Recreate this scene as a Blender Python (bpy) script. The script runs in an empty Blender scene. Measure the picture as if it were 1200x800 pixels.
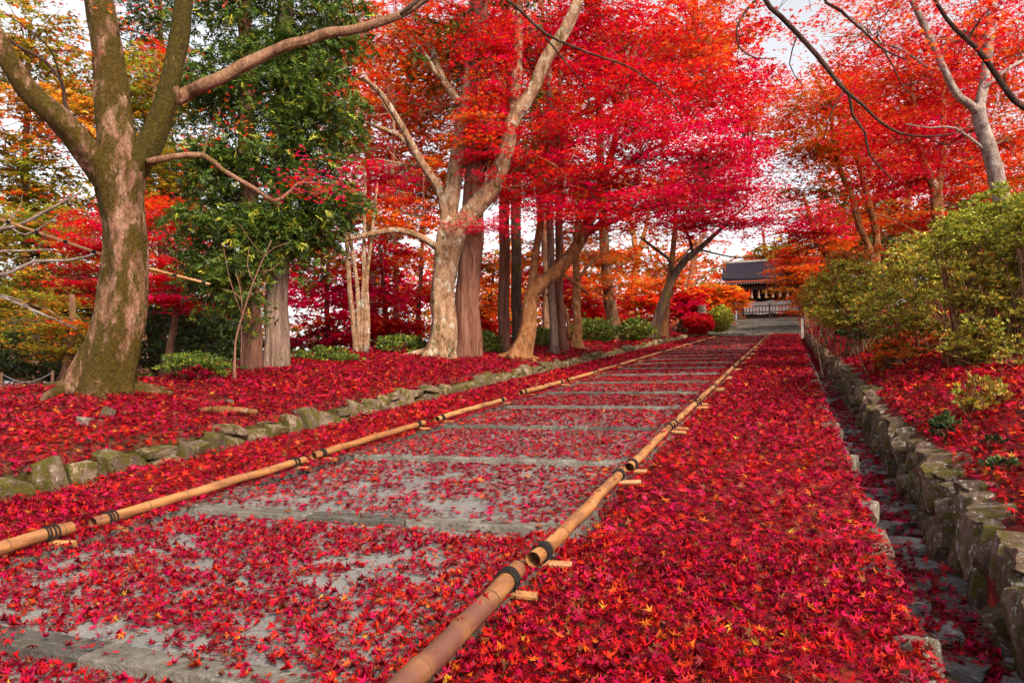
import bpy, bmesh, math, random
import numpy as np
from mathutils import Vector, Matrix

random.seed(7)
rng = np.random.default_rng(7)
R_ = math.radians
scene = bpy.context.scene
COL = scene.collection

# ------------------------------------------------------------------ camera, sky, sun, exposure
CAM_H = 1.2
YAW, PITCH, FPX = R_(20.383), R_(4.548), 880.0
cam_d = bpy.data.cameras.new('camera')
cam_d.sensor_width = 36.0
cam_d.lens = 36.0 * FPX / 1200.0
cam_d.clip_start = 0.05
cam_d.clip_end = 2000
cam = bpy.data.objects.new('camera', cam_d)
COL.objects.link(cam)
cam.location = (0, 0, CAM_H)
cam.rotation_euler = (R_(90) + PITCH, 0, YAW)
scene.camera = cam

SUN_EL, SUN_AZ = R_(38), R_(128)          # azimuth clockwise from +Y (up the path)
world = bpy.data.worlds.new('World')
scene.world = world
world.use_nodes = True
wn = world.node_tree
wn.nodes.clear()
w_out = wn.nodes.new('ShaderNodeOutputWorld')
w_bg = wn.nodes.new('ShaderNodeBackground')
w_sky = wn.nodes.new('ShaderNodeTexSky')
w_sky.sky_type = 'NISHITA'
w_sky.sun_disc = False
w_sky.sun_elevation = SUN_EL
w_sky.sun_rotation = SUN_AZ
w_sky.air_density = 1.0
w_sky.dust_density = 3.0
w_hs = wn.nodes.new('ShaderNodeHueSaturation')   # high thin cloud: the blue is washed out
w_hs.inputs['Saturation'].default_value = 0.15
w_bg.inputs['Strength'].default_value = 0.15
wn.links.new(w_sky.outputs[0], w_hs.inputs['Color'])
wn.links.new(w_hs.outputs[0], w_bg.inputs['Color'])
wn.links.new(w_bg.outputs[0], w_out.inputs['Surface'])

sun_d = bpy.data.lights.new('sun', 'SUN')
sun_d.energy = 3.2
sun_d.angle = R_(10)
sun_d.color = (1.0, 0.80, 0.58)
sun = bpy.data.objects.new('sun', sun_d)
COL.objects.link(sun)
to_sun = Vector((math.sin(SUN_AZ) * math.cos(SUN_EL), math.cos(SUN_AZ) * math.cos(SUN_EL), math.sin(SUN_EL)))
sun.rotation_euler = to_sun.to_track_quat('Z', 'Y').to_euler()
sun.location = to_sun * 60

scene.view_settings.view_transform = 'Standard'
scene.view_settings.look = 'None'
scene.view_settings.exposure = 1.05
scene.view_settings.gamma = 1.0
scene.render.engine = 'CYCLES'
scene.cycles.use_denoising = True
scene.cycles.max_bounces = 3
scene.cycles.diffuse_bounces = 2
scene.cycles.use_adaptive_sampling = True
scene.cycles.adaptive_threshold = 0.025
scene.cycles.glossy_bounces = 2
scene.cycles.transmission_bounces = 3
scene.cycles.sample_clamp_indirect = 8.0

# ------------------------------------------------------------------ camera-ray helpers (to place things where they stand)
_f = np.array([-math.sin(YAW) * math.cos(PITCH), math.cos(YAW) * math.cos(PITCH), math.sin(PITCH)])
_r = np.array([math.cos(YAW), math.sin(YAW), 0.0])
_u = np.cross(_r, _f)
_c = np.array([0, 0, CAM_H])
def at(px, py, depth):
    return _c + depth * (_f + _r * (px - 600) / FPX - _u * (py - 400) / FPX)

# ------------------------------------------------------------------ ground shape
SL = 0.109                 # the lane climbs 10.9 %
Y_TOP = 47.0
def smooth(a, b, x):
    t = np.clip((x - a) / (b - a), 0, 1)
    return t * t * (3 - 2 * t)
def hash2(ix, iy, seed=0):
    h = (ix * 374761393 + iy * 668265263 + seed * 974634541) & 0xFFFFFFFF
    h = ((h ^ (h >> 13)) * 1274126177) & 0xFFFFFFFF
    return ((h ^ (h >> 16)) & 0xFFFF) / 65535.0
def vnoise(x, y, seed=0):
    x = np.asarray(x, float); y = np.asarray(y, float)
    ix = np.floor(x).astype(np.int64); iy = np.floor(y).astype(np.int64)
    fx = x - ix; fy = y - iy
    fx = fx * fx * (3 - 2 * fx); fy = fy * fy * (3 - 2 * fy)
    a = hash2(ix, iy, seed); b = hash2(ix + 1, iy, seed)
    c = hash2(ix, iy + 1, seed); d = hash2(ix + 1, iy + 1, seed)
    return (a * (1 - fx) + b * fx) * (1 - fy) + (c * (1 - fx) + d * fx) * fy
def ramp(y):
    y = np.asarray(y, float)
    z = SL * np.minimum(y, Y_TOP)
    z = z + np.clip(y - Y_TOP, 0, 13) * 0.178
    return z
X_LW, X_RW = -5.5, 0.79    # faces of the two stone walls
def ground(x, y):
    x = np.asarray(x, float); y = np.asarray(y, float)
    z = ramp(y)
    n = vnoise(x * .9, y * .9, 3) * .10 + vnoise(x * 2.7, y * 2.7, 4) * .035 - .06
    # left bank
    dl = np.clip(X_LW - .22 - x, 0, None)
    fade = 1 - smooth(44, 50, y)
    lb = (.26 + .10 * np.minimum(dl, 4)) * fade
    lb = lb - smooth(5.6, 13, dl) * 2.6 * smooth(7.0, 12, y) - smooth(9, 20, dl) * 1.6
    # right bank
    dr = np.clip(x - X_RW - .11, 0, None)
    rb = (.15 + .42 * np.minimum(dr, .7) + .22 * np.clip(dr - .7, 0, 3) + .30 * np.clip(dr - 3.7, 0, 14)) * fade + (1 - fade) * .1 * np.clip(dr, 0, 30)
    zl = z + lb + n * smooth(0, .6, dl)
    k = smooth(3.3, 4.6, dl) * (1 - smooth(10, 13, y)); zl = zl * (1 - k) + (1.12 - 1.6 * smooth(8.5, 14, dl) + .3 * np.minimum(n, .03)) * k
    z = np.where(x < X_LW - .21, zl, z)
    z = np.where(x > X_RW + .10, z + rb + n * smooth(0, .6, dr), z)
    z = np.where((x > .42) & (x < X_RW + .05) & (y < 46), z - .27, z)
    z = np.where((x > -4.2) & (x < -1.1) & (y < 46.5), z - .10, z)
    return z
def on_ground(px, py, dmax=90):
    d = np.linspace(1.5, dmax, 9000)
    P = _c[None] + d[:, None] * (_f + _r * (px - 600) / FPX - _u * (py - 400) / FPX)[None]
    below = P[:, 2] < ground(P[:, 0], P[:, 1])
    i = int(np.argmax(below)) if below.any() else len(d) - 1
    return P[i], d[i]

# ------------------------------------------------------------------ mesh helpers
def mesh_from(name, v, f, col=None, smooth_shade=False):
    me = bpy.data.meshes.new(name)
    v = np.asarray(v, np.float32).reshape(-1, 3)
    if isinstance(f, np.ndarray):
        m, k = f.shape
        me.vertices.add(len(v)); me.vertices.foreach_set('co', v.ravel())
        me.loops.add(m * k); me.loops.foreach_set('vertex_index', f.astype(np.int32).ravel())
        me.polygons.add(m)
        me.polygons.foreach_set('loop_start', np.arange(0, m * k, k, dtype=np.int32))
        me.update(calc_edges=True)
    else:
        me.from_pydata(v.tolist(), [], f)
    if col is not None:
        a = me.color_attributes.new('Col', 'FLOAT_COLOR', 'POINT')
        c4 = np.ones((len(v), 4), np.float32); c4[:, :3] = col
        a.data.foreach_set('color', c4.ravel())
    if smooth_shade:
        me.polygons.foreach_set('use_smooth', np.ones(len(me.polygons), bool))
    me.validate()
    return me
def link(name, me, mat=None, parent=None, loc=None):
    o = bpy.data.objects.new(name, me)
    COL.objects.link(o)
    if mat is not None and me is not None and len(me.materials) == 0:
        me.materials.append(mat)
    if parent is not None: o.parent = parent
    if loc is not None: o.location = loc
    return o
def tag(o, label, cat, group=None):
    o['label'] = label; o['category'] = cat
    if group: o['group'] = group
    return o
def empty(name, loc, label, cat, group=None):
    o = bpy.data.objects.new(name, None); COL.objects.link(o)
    o.location = [float(t) for t in loc]; o.empty_display_size = .2
    return tag(o, label, cat, group)
def structure(name, me, mat):
    o = link(name, me, mat); o['kind'] = 'structure'; return o

class MB:
    """collects quads / polygons of one mesh"""
    def __init__(s): s.v = []; s.f = []
    def add(s, v, f):
        b = len(s.v); s.v += [tuple(map(float, p)) for p in v]; s.f += [tuple(i + b for i in q) for q in f]
    def box(s, c, d, rz=0.0, rx=0.0, ry=0.0):
        M = Matrix.Translation(c) @ Matrix.Rotation(rz, 4, 'Z') @ Matrix.Rotation(ry, 4, 'Y') @ Matrix.Rotation(rx, 4, 'X')
        v = [M @ Vector((sx * d[0] / 2, sy * d[1] / 2, sz * d[2] / 2)) for sx in (-1, 1) for sy in (-1, 1) for sz in (-1, 1)]
        s.add(v, [(0, 1, 3, 2), (4, 6, 7, 5), (0, 4, 5, 1), (2, 3, 7, 6), (0, 2, 6, 4), (1, 5, 7, 3)])
    def tube(s, pts, rad, seg=8, cap=True, rough=0.0, lobes=None):
        P = np.asarray(pts, float); n = len(P)
        T = np.gradient(P, axis=0); T /= np.linalg.norm(T, axis=1)[:, None] + 1e-9
        ref = np.array([0, 0, 1.]) if abs(T[0][2]) < .9 else np.array([1., 0, 0])
        U = np.cross(T[0], ref); U /= np.linalg.norm(U)
        b = len(s.v)
        for i in range(n):
            U = U - T[i] * (U @ T[i]); U /= np.linalg.norm(U) + 1e-9
            V = np.cross(T[i], U)
            for k in range(seg):
                a = 2 * math.pi * k / seg
                r = rad[i] * (1 + (rough * (random.random() - .5) if rough else 0))
                if lobes is not None: r *= lobes(i, a)
                p = P[i] + (U * math.cos(a) + V * math.sin(a)) * r
                s.v.append((float(p[0]), float(p[1]), float(p[2])))
        for i in range(n - 1):
            for k in range(seg):
                k2 = (k + 1) % seg
                s.f.append((b + i * seg + k, b + i * seg + k2, b + (i + 1) * seg + k2, b + (i + 1) * seg + k))
        if cap:
            s.f.append(tuple(b + k for k in reversed(range(seg))))
            s.f.append(tuple(b + (n - 1) * seg + k for k in range(seg)))
    def mesh(s, name, sm=False, off=(0, 0, 0)):
        v = np.array(s.v) - np.array(off)[None]
        return mesh_from(name, v, s.f, None, sm)

def spline(pts, step):
    """Catmull-Rom through rows (x,y,z,r) resampled at about `step` metres"""
    P = np.asarray(pts, float)
    P = np.vstack([2 * P[0] - P[1], P, 2 * P[-1] - P[-2]])
    out = []
    for i in range(1, len(P) - 2):
        L = np.linalg.norm(P[i + 1, :3] - P[i, :3]); n = max(2, int(L / step))
        for t in np.arange(n) / n:
            out.append(.5 * ((2 * P[i]) + (-P[i - 1] + P[i + 1]) * t + (2 * P[i - 1] - 5 * P[i] + 4 * P[i + 1] - P[i + 2]) * t * t + (-P[i - 1] + 3 * P[i] - 3 * P[i + 1] + P[i + 2]) * t ** 3))
    out.append(P[-2])
    out = np.array(out); out[:, 3] = np.maximum(out[:, 3], .002)
    return out

# leaf templates -------------------------------------------------------------
def star(lobes, notch, curl, spread=2 * math.pi * .86):
    """maple leaf: fan round the stalk point; lobes of unequal length"""
    v = [(0, -.15, 0)]
    a0 = math.pi / 2 - spread / 2
    for i in range(2 * lobes - 1):
        a = a0 + spread * i / (2 * lobes - 2)
        if i % 2 == 0:
            k = abs(i / 2 - (lobes - 1) / 2) / ((lobes - 1) / 2)
            r = 1.0 - .42 * k ** 1.5; z = curl
        else:
            r = notch; z = -curl * .3
        v.append((r * math.cos(a), r * math.sin(a) - .15, z * r))
    f = [(0, i, i + 1) for i in range(1, 2 * lobes - 1)]
    return np.array(v), np.array(f)
def blades(n, w, curl=0.0):
    """n separate pointed lobes: a maple leaf seen from afar"""
    v, f = [], []
    for i in range(n):
        a = math.pi / 2 + (i - (n - 1) / 2) * (4.6 / n)
        r = 1 - .3 * abs(i - (n - 1) / 2) / n
        b = len(v)
        v += [(w * math.sin(a), -w * math.cos(a), 0), (-w * math.sin(a), w * math.cos(a), 0), (r * math.cos(a), r * math.sin(a), curl)]
        f.append((b, b + 1, b + 2))
    return np.array(v), np.array(f)
OVAL = (np.array([(0, -1, 0), (.42, 0, .08), (0, 1, -.05), (-.42, 0, .08)], float), np.array([(0, 1, 2), (0, 2, 3)]))
def frond():
    v, f = [], []
    def tri(a, c, d):
        k = len(v); v.extend((a, c, d)); f.append((k, k + 1, k + 2))
    z = lambda y: -.35 * y * y
    tri((-.07, 0, 0), (.07, 0, 0), (0, 1.0, z(1.0)))
    for y, l in ((.15, .40), (.48, .40)):
        for s in (-1, 1):
            tri((0, y - .10, z(y)), (0, y + .14, z(y)), (s * l * .8, y + l * .75, z(y + l * .5) - .06))
    return np.array(v), np.array(f)
NEEDLE = frond()
def petiole(t):
    v, f = t; k = len(v)
    return np.vstack([v, [(-.03, -.12, 0), (.03, -.12, 0), (.10, -.95, .10)]]), np.vstack([f, [(k, k + 1, k + 2)]])
def folded(t, k, bend=0.0):
    v, f = t; v = v.copy(); v[:, 2] += k * np.abs(v[:, 0]) + bend * v[:, 1] ** 2; v[:, 0] *= 1 / math.sqrt(1 + k * k); return v, f
def torn(t, keep):
    v, f = t; return v, f[keep]
_s7 = star(7, .30, .12)
L7 = [petiole(star(7, .30, .30)), petiole(star(7, .30, -.38)), star(7, .27, .08), petiole(folded(_s7, .9)), folded(_s7, .5, -.45), petiole(folded(star(5, .33, .1), .7, .3)), torn(_s7, slice(0, 8)), folded(star(5, .4, -.2), 1.3)]
L5 = [star(5, .36, c) for c in (.2, -.2)]
B5 = [blades(5, .17, c) for c in (.2, -.2)]
B3 = [blades(3, .24, c) for c in (.15, -.15)]

def rot_mats(n, tilt, yaw=None, rg=rng):
    """n random orientations whose normals lean `tilt` (array, rad) from straight up"""
    a = rg.uniform(0, 2 * math.pi, n) if yaw is None else yaw
    b = rg.uniform(0, 2 * math.pi, n)
    ca, sa, cb, sb, ct, st = np.cos(a), np.sin(a), np.cos(b), np.sin(b), np.cos(tilt), np.sin(tilt)
    Rz = np.zeros((n, 3, 3)); Rz[:, 0, 0] = ca; Rz[:, 0, 1] = -sa; Rz[:, 1, 0] = sa; Rz[:, 1, 1] = ca; Rz[:, 2, 2] = 1
    Rx = np.zeros((n, 3, 3)); Rx[:, 0, 0] = 1; Rx[:, 1, 1] = ct; Rx[:, 1, 2] = -st; Rx[:, 2, 1] = st; Rx[:, 2, 2] = ct
    Rb = np.zeros((n, 3, 3)); Rb[:, 0, 0] = cb; Rb[:, 0, 1] = -sb; Rb[:, 1, 0] = sb; Rb[:, 1, 1] = cb; Rb[:, 2, 2] = 1
    return Rb @ Rx @ Rz
class Leaves:
    def __init__(s): s.v = []; s.f = []; s.c = []; s.n = 0; s.tris = 0
    def add(s, tmpl, pos, rot, size, col):
        tv, tf = tmpl; n = len(pos)
        if n == 0: return
        v = np.einsum('nij,kj->nki', rot, tv) * size[:, None, None] + pos[:, None, :]
        f = tf[None] + (np.arange(n) * len(tv))[:, None, None] + s.n
        s.v.append(v.reshape(-1, 3)); s.f.append(f.reshape(-1, 3))
        s.c.append(np.repeat(col, len(tv), axis=0)); s.n += n * len(tv); s.tris += n * len(tf)
    def mix(s, tmpls, pos, rot, size, col):
        k = rng.integers(0, len(tmpls), len(pos))
        for i, t in enumerate(tmpls):
            m = k == i; s.add(t, pos[m], rot[m], size[m], col[m])
    def mesh(s, name, off=(0, 0, 0)):
        return mesh_from(name, np.vstack(s.v) - np.array(off)[None], np.vstack(s.f), np.vstack(s.c))

# ------------------------------------------------------------------ materials
def new_mat(name):
    m = bpy.data.materials.new(name); m.use_nodes = True
    nt = m.node_tree; nt.nodes.clear()
    return m, nt, nt.nodes.new('ShaderNodeOutputMaterial')
def N(nt, kind, **kw):
    n = nt.nodes.new(kind)
    for k, v in kw.items():
        if k in n.inputs: n.inputs[k].default_value = v
        else: setattr(n, k, v)
    return n
def ramp_node(nt, stops):
    n = nt.nodes.new('ShaderNodeValToRGB'); e = n.color_ramp.elements
    while len(e) < len(stops): e.new(.5)
    for q, (p, c) in zip(e, stops):
        q.position = p; q.color = (*c, 1) if not isinstance(c, (int, float)) else (c, c, c, 1)
    return n
def mixc(nt, fac, a, b):
    m = nt.nodes.new('ShaderNodeMix'); m.data_type = 'RGBA'
    for sock, val in ((m.inputs[0], fac), (m.inputs[6], a), (m.inputs[7], b)):
        if hasattr(val, 'is_linked'): nt.links.new(val, sock)
        else: sock.default_value = (*val, 1) if isinstance(val, tuple) else val
    return m.outputs[2]
def coords(nt, scale=(1, 1, 1), kind='Object'):
    t = nt.nodes.new('ShaderNodeTexCoord'); m = nt.nodes.new('ShaderNodeMapping')
    m.inputs['Scale'].default_value = scale
    nt.links.new(t.outputs[kind], m.inputs['Vector']); return m.outputs[0]
def noise(nt, vec, scale, detail=4, rough=.6):
    n = N(nt, 'ShaderNodeTexNoise', Scale=scale, Detail=detail, Roughness=rough)
    nt.links.new(vec, n.inputs['Vector']); return n.outputs['Fac']
def leaf_material(name, rough=.5, trans=.35, spec=.3):
    m, nt, out = new_mat(name)
    at_ = N(nt, 'ShaderNodeAttribute'); at_.attribute_name = 'Col'
    p = N(nt, 'ShaderNodeBsdfPrincipled', Roughness=rough); p.inputs['Specular IOR Level'].default_value = spec
    t = N(nt, 'ShaderNodeBsdfTranslucent'); mx = N(nt, 'ShaderNodeMixShader'); mx.inputs[0].default_value = trans
    nt.links.new(at_.outputs['Color'], p.inputs['Base Color']); nt.links.new(at_.outputs['Color'], t.inputs['Color'])
    nt.links.new(p.outputs[0], mx.inputs[1]); nt.links.new(t.outputs[0], mx.inputs[2]); nt.links.new(mx.outputs[0], out.inputs[0])
    return m
def finish(nt, out, col, rough=.8, bump=None, bstr=.4, bdist=.02, spec=.3):
    p = N(nt, 'ShaderNodeBsdfPrincipled'); p.inputs['Specular IOR Level'].default_value = spec
    if hasattr(col, 'is_linked'): nt.links.new(col, p.inputs['Base Color'])
    else: p.inputs['Base Color'].default_value = (*col, 1)
    if hasattr(rough, 'is_linked'): nt.links.new(rough, p.inputs['Roughness'])
    else: p.inputs['Roughness'].default_value = rough
    if bump is not None:
        b = N(nt, 'ShaderNodeBump', Strength=bstr, Distance=bdist)
        nt.links.new(bump, b.inputs['Height']); nt.links.new(b.outputs[0], p.inputs['Normal'])
    nt.links.new(p.outputs[0], out.inputs[0])
def bark_material(name, dark, mid, light, moss=0.0, mosscol=(.085, .075, .008), lichen=0.0, stretch=.25, scale=5.0, bstr=.7):
    m, nt, out = new_mat(name)
    vec = coords(nt, (1, 1, stretch))
    n1 = noise(nt, vec, scale, 6, .65); n2 = noise(nt, vec, scale * 7, 5, .7)
    r = ramp_node(nt, [(.30, dark), (.47, mid), (.66, light)]); nt.links.new(n1, r.inputs[0])
    r2 = ramp_node(nt, [(.3, .28), (.62, 1.08)]); nt.links.new(n2, r2.inputs[0])
    mul = nt.nodes.new('ShaderNodeMix'); mul.data_type = 'RGBA'; mul.blend_type = 'MULTIPLY'; mul.inputs[0].default_value = .8
    nt.links.new(r.outputs[0], mul.inputs[6]); nt.links.new(r2.outputs[0], mul.inputs[7])
    col = mul.outputs[2]
    if lichen:
        v2 = coords(nt, (1, 1, .7)); n4 = noise(nt, v2, 7, 5, .7)
        rl = ramp_node(nt, [(.62 - lichen * .2, 0.0), (.68 - lichen * .2, 1.0)]); nt.links.new(n4, rl.inputs[0])
        col = mixc(nt, rl.outputs[0], col, (.50, .47, .38))
    if moss:
        v3 = coords(nt, (1, 1, .45)); n3 = noise(nt, v3, 3.0, 8, .75)
        rm = ramp_node(nt, [(.62 - moss * .3, 0.0), (.70 - moss * .3, 1.0)]); nt.links.new(n3, rm.inputs[0])
        n5 = noise(nt, coords(nt, (1, 1, 1)), 26, 6, .75)
        rc = ramp_node(nt, [(.3, tuple(c * .22 for c in mosscol)), (.7, tuple(c * 1.7 for c in mosscol))]); nt.links.new(n5, rc.inputs[0])
        col = mixc(nt, rm.outputs[0], col, rc.outputs[0])
    ad = N(nt, 'ShaderNodeMath', operation='ADD'); nt.links.new(n1, ad.inputs[0]); nt.links.new(n2, ad.inputs[1])
    finish(nt, out, col, .9, ad.outputs[0], bstr, .06, .2)
    return m
def stone_material(name, stops, moss=.0, lichen=.3, scale=6):
    m, nt, out = new_mat(name)
    vec = coords(nt, (1, 1, 1), 'Object')
    oi = N(nt, 'ShaderNodeObjectInfo')
    ad = N(nt, 'ShaderNodeVectorMath', operation='ADD'); cx = N(nt, 'ShaderNodeCombineXYZ')
    ml = N(nt, 'ShaderNodeMath', operation='MULTIPLY'); ml.inputs[1].default_value = 37.0
    nt.links.new(oi.outputs['Random'], ml.inputs[0])
    for i in range(3): nt.links.new(ml.outputs[0], cx.inputs[i])
    nt.links.new(vec, ad.inputs[0]); nt.links.new(cx.outputs[0], ad.inputs[1]); v = ad.outputs[0]
    n1 = noise(nt, v, scale * .35, 6, .7); n2 = noise(nt, v, scale * 3, 6, .7)
    r = ramp_node(nt, stops); nt.links.new(n1, r.inputs[0])
    r2 = ramp_node(nt, [(.3, .5), (.65, 1.1)]); nt.links.new(n2, r2.inputs[0])
    mul = nt.nodes.new('ShaderNodeMix'); mul.data_type = 'RGBA'; mul.blend_type = 'MULTIPLY'; mul.inputs[0].default_value = .85
    nt.links.new(r.outputs[0], mul.inputs[6]); nt.links.new(r2.outputs[0], mul.inputs[7]); col = mul.outputs[2]
    rt = ramp_node(nt, [(0, .55), (1, 1.25)]); nt.links.new(oi.outputs['Random'], rt.inputs[0])
    mul2 = nt.nodes.new('ShaderNodeMix'); mul2.data_type = 'RGBA'; mul2.blend_type = 'MULTIPLY'; mul2.inputs[0].default_value = 1
    nt.links.new(col, mul2.inputs[6]); nt.links.new(rt.outputs[0], mul2.inputs[7]); col = mul2.outputs[2]
    if lichen:
        n4 = noise(nt, v, scale * 1.1, 8, .75)
        rl = ramp_node(nt, [(.64 - lichen * .2, 0.0), (.72 - lichen * .2, 1.0)]); nt.links.new(n4, rl.inputs[0])
        col = mixc(nt, rl.outputs[0], col, (.46, .46, .42))
    if moss:
        n3 = noise(nt, v, scale * .45, 7, .72)
        rm = ramp_node(nt, [(.64 - moss * .3, 0.0), (.72 - moss * .3, 1.0)]); nt.links.new(n3, rm.inputs[0])
        n5 = noise(nt, v, 45, 3, .6)
        rc = ramp_node(nt, [(.3, (.022, .02, .003)), (.7, (.13, .105, .012))]); nt.links.new(n5, rc.inputs[0])
        col = mixc(nt, rm.outputs[0], col, rc.outputs[0])
    sm = N(nt, 'ShaderNodeMath', operation='ADD'); nt.links.new(n1, sm.inputs[0]); nt.links.new(n2, sm.inputs[1])
    finish(nt, out, col, .85, sm.outputs[0], .8, .03, .3)
    return m
def plain(name, c, rough=.7, var=.25, scale=12, spec=.3, bstr=.2, stretch=(1, 1, 1)):
    m, nt, out = new_mat(name)
    v = coords(nt, stretch); n = noise(nt, v, scale, 5, .65)
    r = ramp_node(nt, [(.3, tuple(t * (1 - var) for t in c)), (.7, tuple(min(1, t * (1 + var)) for t in c))]); nt.links.new(n, r.inputs[0])
    finish(nt, out, r.outputs[0], rough, n, bstr, .01, spec)
    return m

M = {}
M['leaf'] = leaf_material('maple_leaf', .6, .55, .1)
M['litter'] = leaf_material('fallen_maple_leaf', .5, .18, .13)
M['green'] = leaf_material('evergreen_leaf', .5, .25, .35)
M['bark_mossy'] = bark_material('mossy_bark', (.06, .026, .014), (.30, .145, .085), (.50, .30, .21), moss=.63, mosscol=(.075, .047, .004), scale=8, stretch=.5, bstr=1.0)
M['bark_moss'] = bark_material('deep_moss_bark', (.05, .022, .012), (.24, .115, .07), (.42, .25, .17), moss=.95, mosscol=(.062, .045, .004), scale=8, stretch=.5, bstr=1.0)
M['bark_pale'] = bark_material('pale_bark', (.10, .045, .022), (.36, .20, .11), (.58, .38, .24), moss=.22, mosscol=(.075, .06, .012), lichen=.32, scale=8, stretch=.5, bstr=1.0)
M['bark_orange'] = bark_material('tan_bark', (.08, .028, .010), (.31, .125, .045), (.48, .23, .10), moss=.15, lichen=.05, scale=9, stretch=.5, bstr=1.0)
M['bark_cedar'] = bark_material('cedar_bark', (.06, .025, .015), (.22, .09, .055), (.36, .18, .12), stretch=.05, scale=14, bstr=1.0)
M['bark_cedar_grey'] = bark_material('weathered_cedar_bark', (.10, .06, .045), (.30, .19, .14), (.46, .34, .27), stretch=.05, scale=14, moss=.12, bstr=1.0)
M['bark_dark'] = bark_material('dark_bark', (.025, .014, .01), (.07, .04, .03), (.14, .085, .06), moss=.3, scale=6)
M['bark_branch'] = bark_material('dark_branch_bark', (.018, .009, .007), (.055, .03, .022), (.12, .07, .05), scale=8)
M['bark_white'] = bark_material('white_bark', (.13, .08, .07), (.38, .29, .25), (.62, .53, .48), lichen=.12, scale=7, stretch=.7, bstr=1.0)
M['bark_twig'] = plain('twig_bark', (.22, .10, .07), .85, .4)
M['bark_brown'] = bark_material('brown_bark', (.07, .035, .02), (.20, .10, .055), (.32, .18, .11), moss=.15, scale=6)
M['stone_r'] = stone_material('dry_stone', [(.3, (.045, .026, .018)), (.5, (.155, .092, .066)), (.7, (.27, .19, .145))], moss=.52, lichen=.45)
M['stone_l'] = stone_material('mossy_stone', [(.3, (.06, .04, .025)), (.5, (.20, .135, .09)), (.7, (.34, .26, .19))], moss=.60, lichen=.3)
M['stone_e'] = stone_material('pale_edge_stone', [(.3, (.08, .055, .04)), (.5, (.20, .155, .12)), (.7, (.32, .28, .24))], moss=.25, lichen=.4)
M['flag'] = stone_material('drain_flagstone', [(.3, (.10, .098, .095)), (.5, (.21, .205, .20)), (.7, (.33, .325, .32))], moss=.1, lichen=.25)
M['granite'] = stone_material('granite', [(.3, (.07, .06, .048)), (.5, (.14, .125, .105)), (.7, (.23, .22, .195))], moss=.05, lichen=.1, scale=14)
def concrete():
    m, nt, out = new_mat('aggregate_concrete')
    v = coords(nt); n1 = noise(nt, v, 1.3, 6, .7); n2 = noise(nt, v, 160, 2, .8)
    vo = N(nt, 'ShaderNodeTexVoronoi', Scale=190.0); nt.links.new(v, vo.inputs['Vector'])
    r = ramp_node(nt, [(.3, (.10, .098, .094)), (.7, (.19, .186, .178))]); nt.links.new(n1, r.inputs[0])
    r2 = ramp_node(nt, [(.1, .55), (.9, 1.5)]); nt.links.new(vo.outputs['Color'], r2.inputs[0])
    mul = nt.nodes.new('ShaderNodeMix'); mul.data_type = 'RGBA'; mul.blend_type = 'MULTIPLY'; mul.inputs[0].default_value = .9
    nt.links.new(r.outputs[0], mul.inputs[6]); nt.links.new(r2.outputs[0], mul.inputs[7])
    finish(nt, out, mul.outputs[2], .7, n2, .5, .004, .4)
    return m
M['concrete'] = concrete()
def soil():
    m, nt, out = new_mat('leafy_soil')
    v = coords(nt); n1 = noise(nt, v, .7, 6, .7); n2 = noise(nt, v, 30, 5, .75)
    vo = N(nt, 'ShaderNodeTexVoronoi', Scale=22.0); nt.links.new(v, vo.inputs['Vector'])
    r = ramp_node(nt, [(.15, (.05, .006, .006)), (.5, (.16, .012, .016)), (.85, (.26, .03, .012))]); nt.links.new(vo.outputs['Color'], r.inputs[0])
    r1 = ramp_node(nt, [(.52, 0.0), (.62, 1.0)]); nt.links.new(n1, r1.inputs[0])
    c = mixc(nt, r1.outputs[0], r.outputs[0], (.06, .03, .015))
    finish(nt, out, c, .9, n2, .6, .03, .2)
    return m
M['soil'] = soil()
M['moss_earth'] = plain('mossy_earth', (.055, .042, .010), .95, .7, 9, .1, 1.0)
M['dark_earth'] = plain('dark_packed_earth', (.03, .022, .014), .95, .6, 12, .1, 1.0)
M['wood'] = plain('dark_wood', (.055, .032, .026), .75, .4, 20, .2, .3, (1, 1, .2))
M['wood_brown'] = plain('brown_wood', (.16, .075, .05), .75, .4, 20, .2, .3, (1, 1, .2))
M['roof'] = plain('bark_shingle_roof', (.022, .018, .026), .9, .35, 25, .1, .5)
M['roof_edge'] = plain('red_eave_board', (.30, .055, .03), .7, .3)
M['ridge'] = plain('ridge_tile', (.30, .27, .26), .7, .3)
M['white'] = plain('white_plaster', (.72, .69, .66), .8, .12)
M['paper'] = plain('white_cloth', (.60, .54, .53), .8, .15)
M['tassel'] = plain('pale_tassel', (.40, .25, .17), .8, .2)
M['rope'] = plain('black_rope', (.012, .010, .010), .8, .4, 60, .2, .6)
M['road'] = plain('grey_road', (.16, .15, .15), .85, .3, 3)
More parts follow.
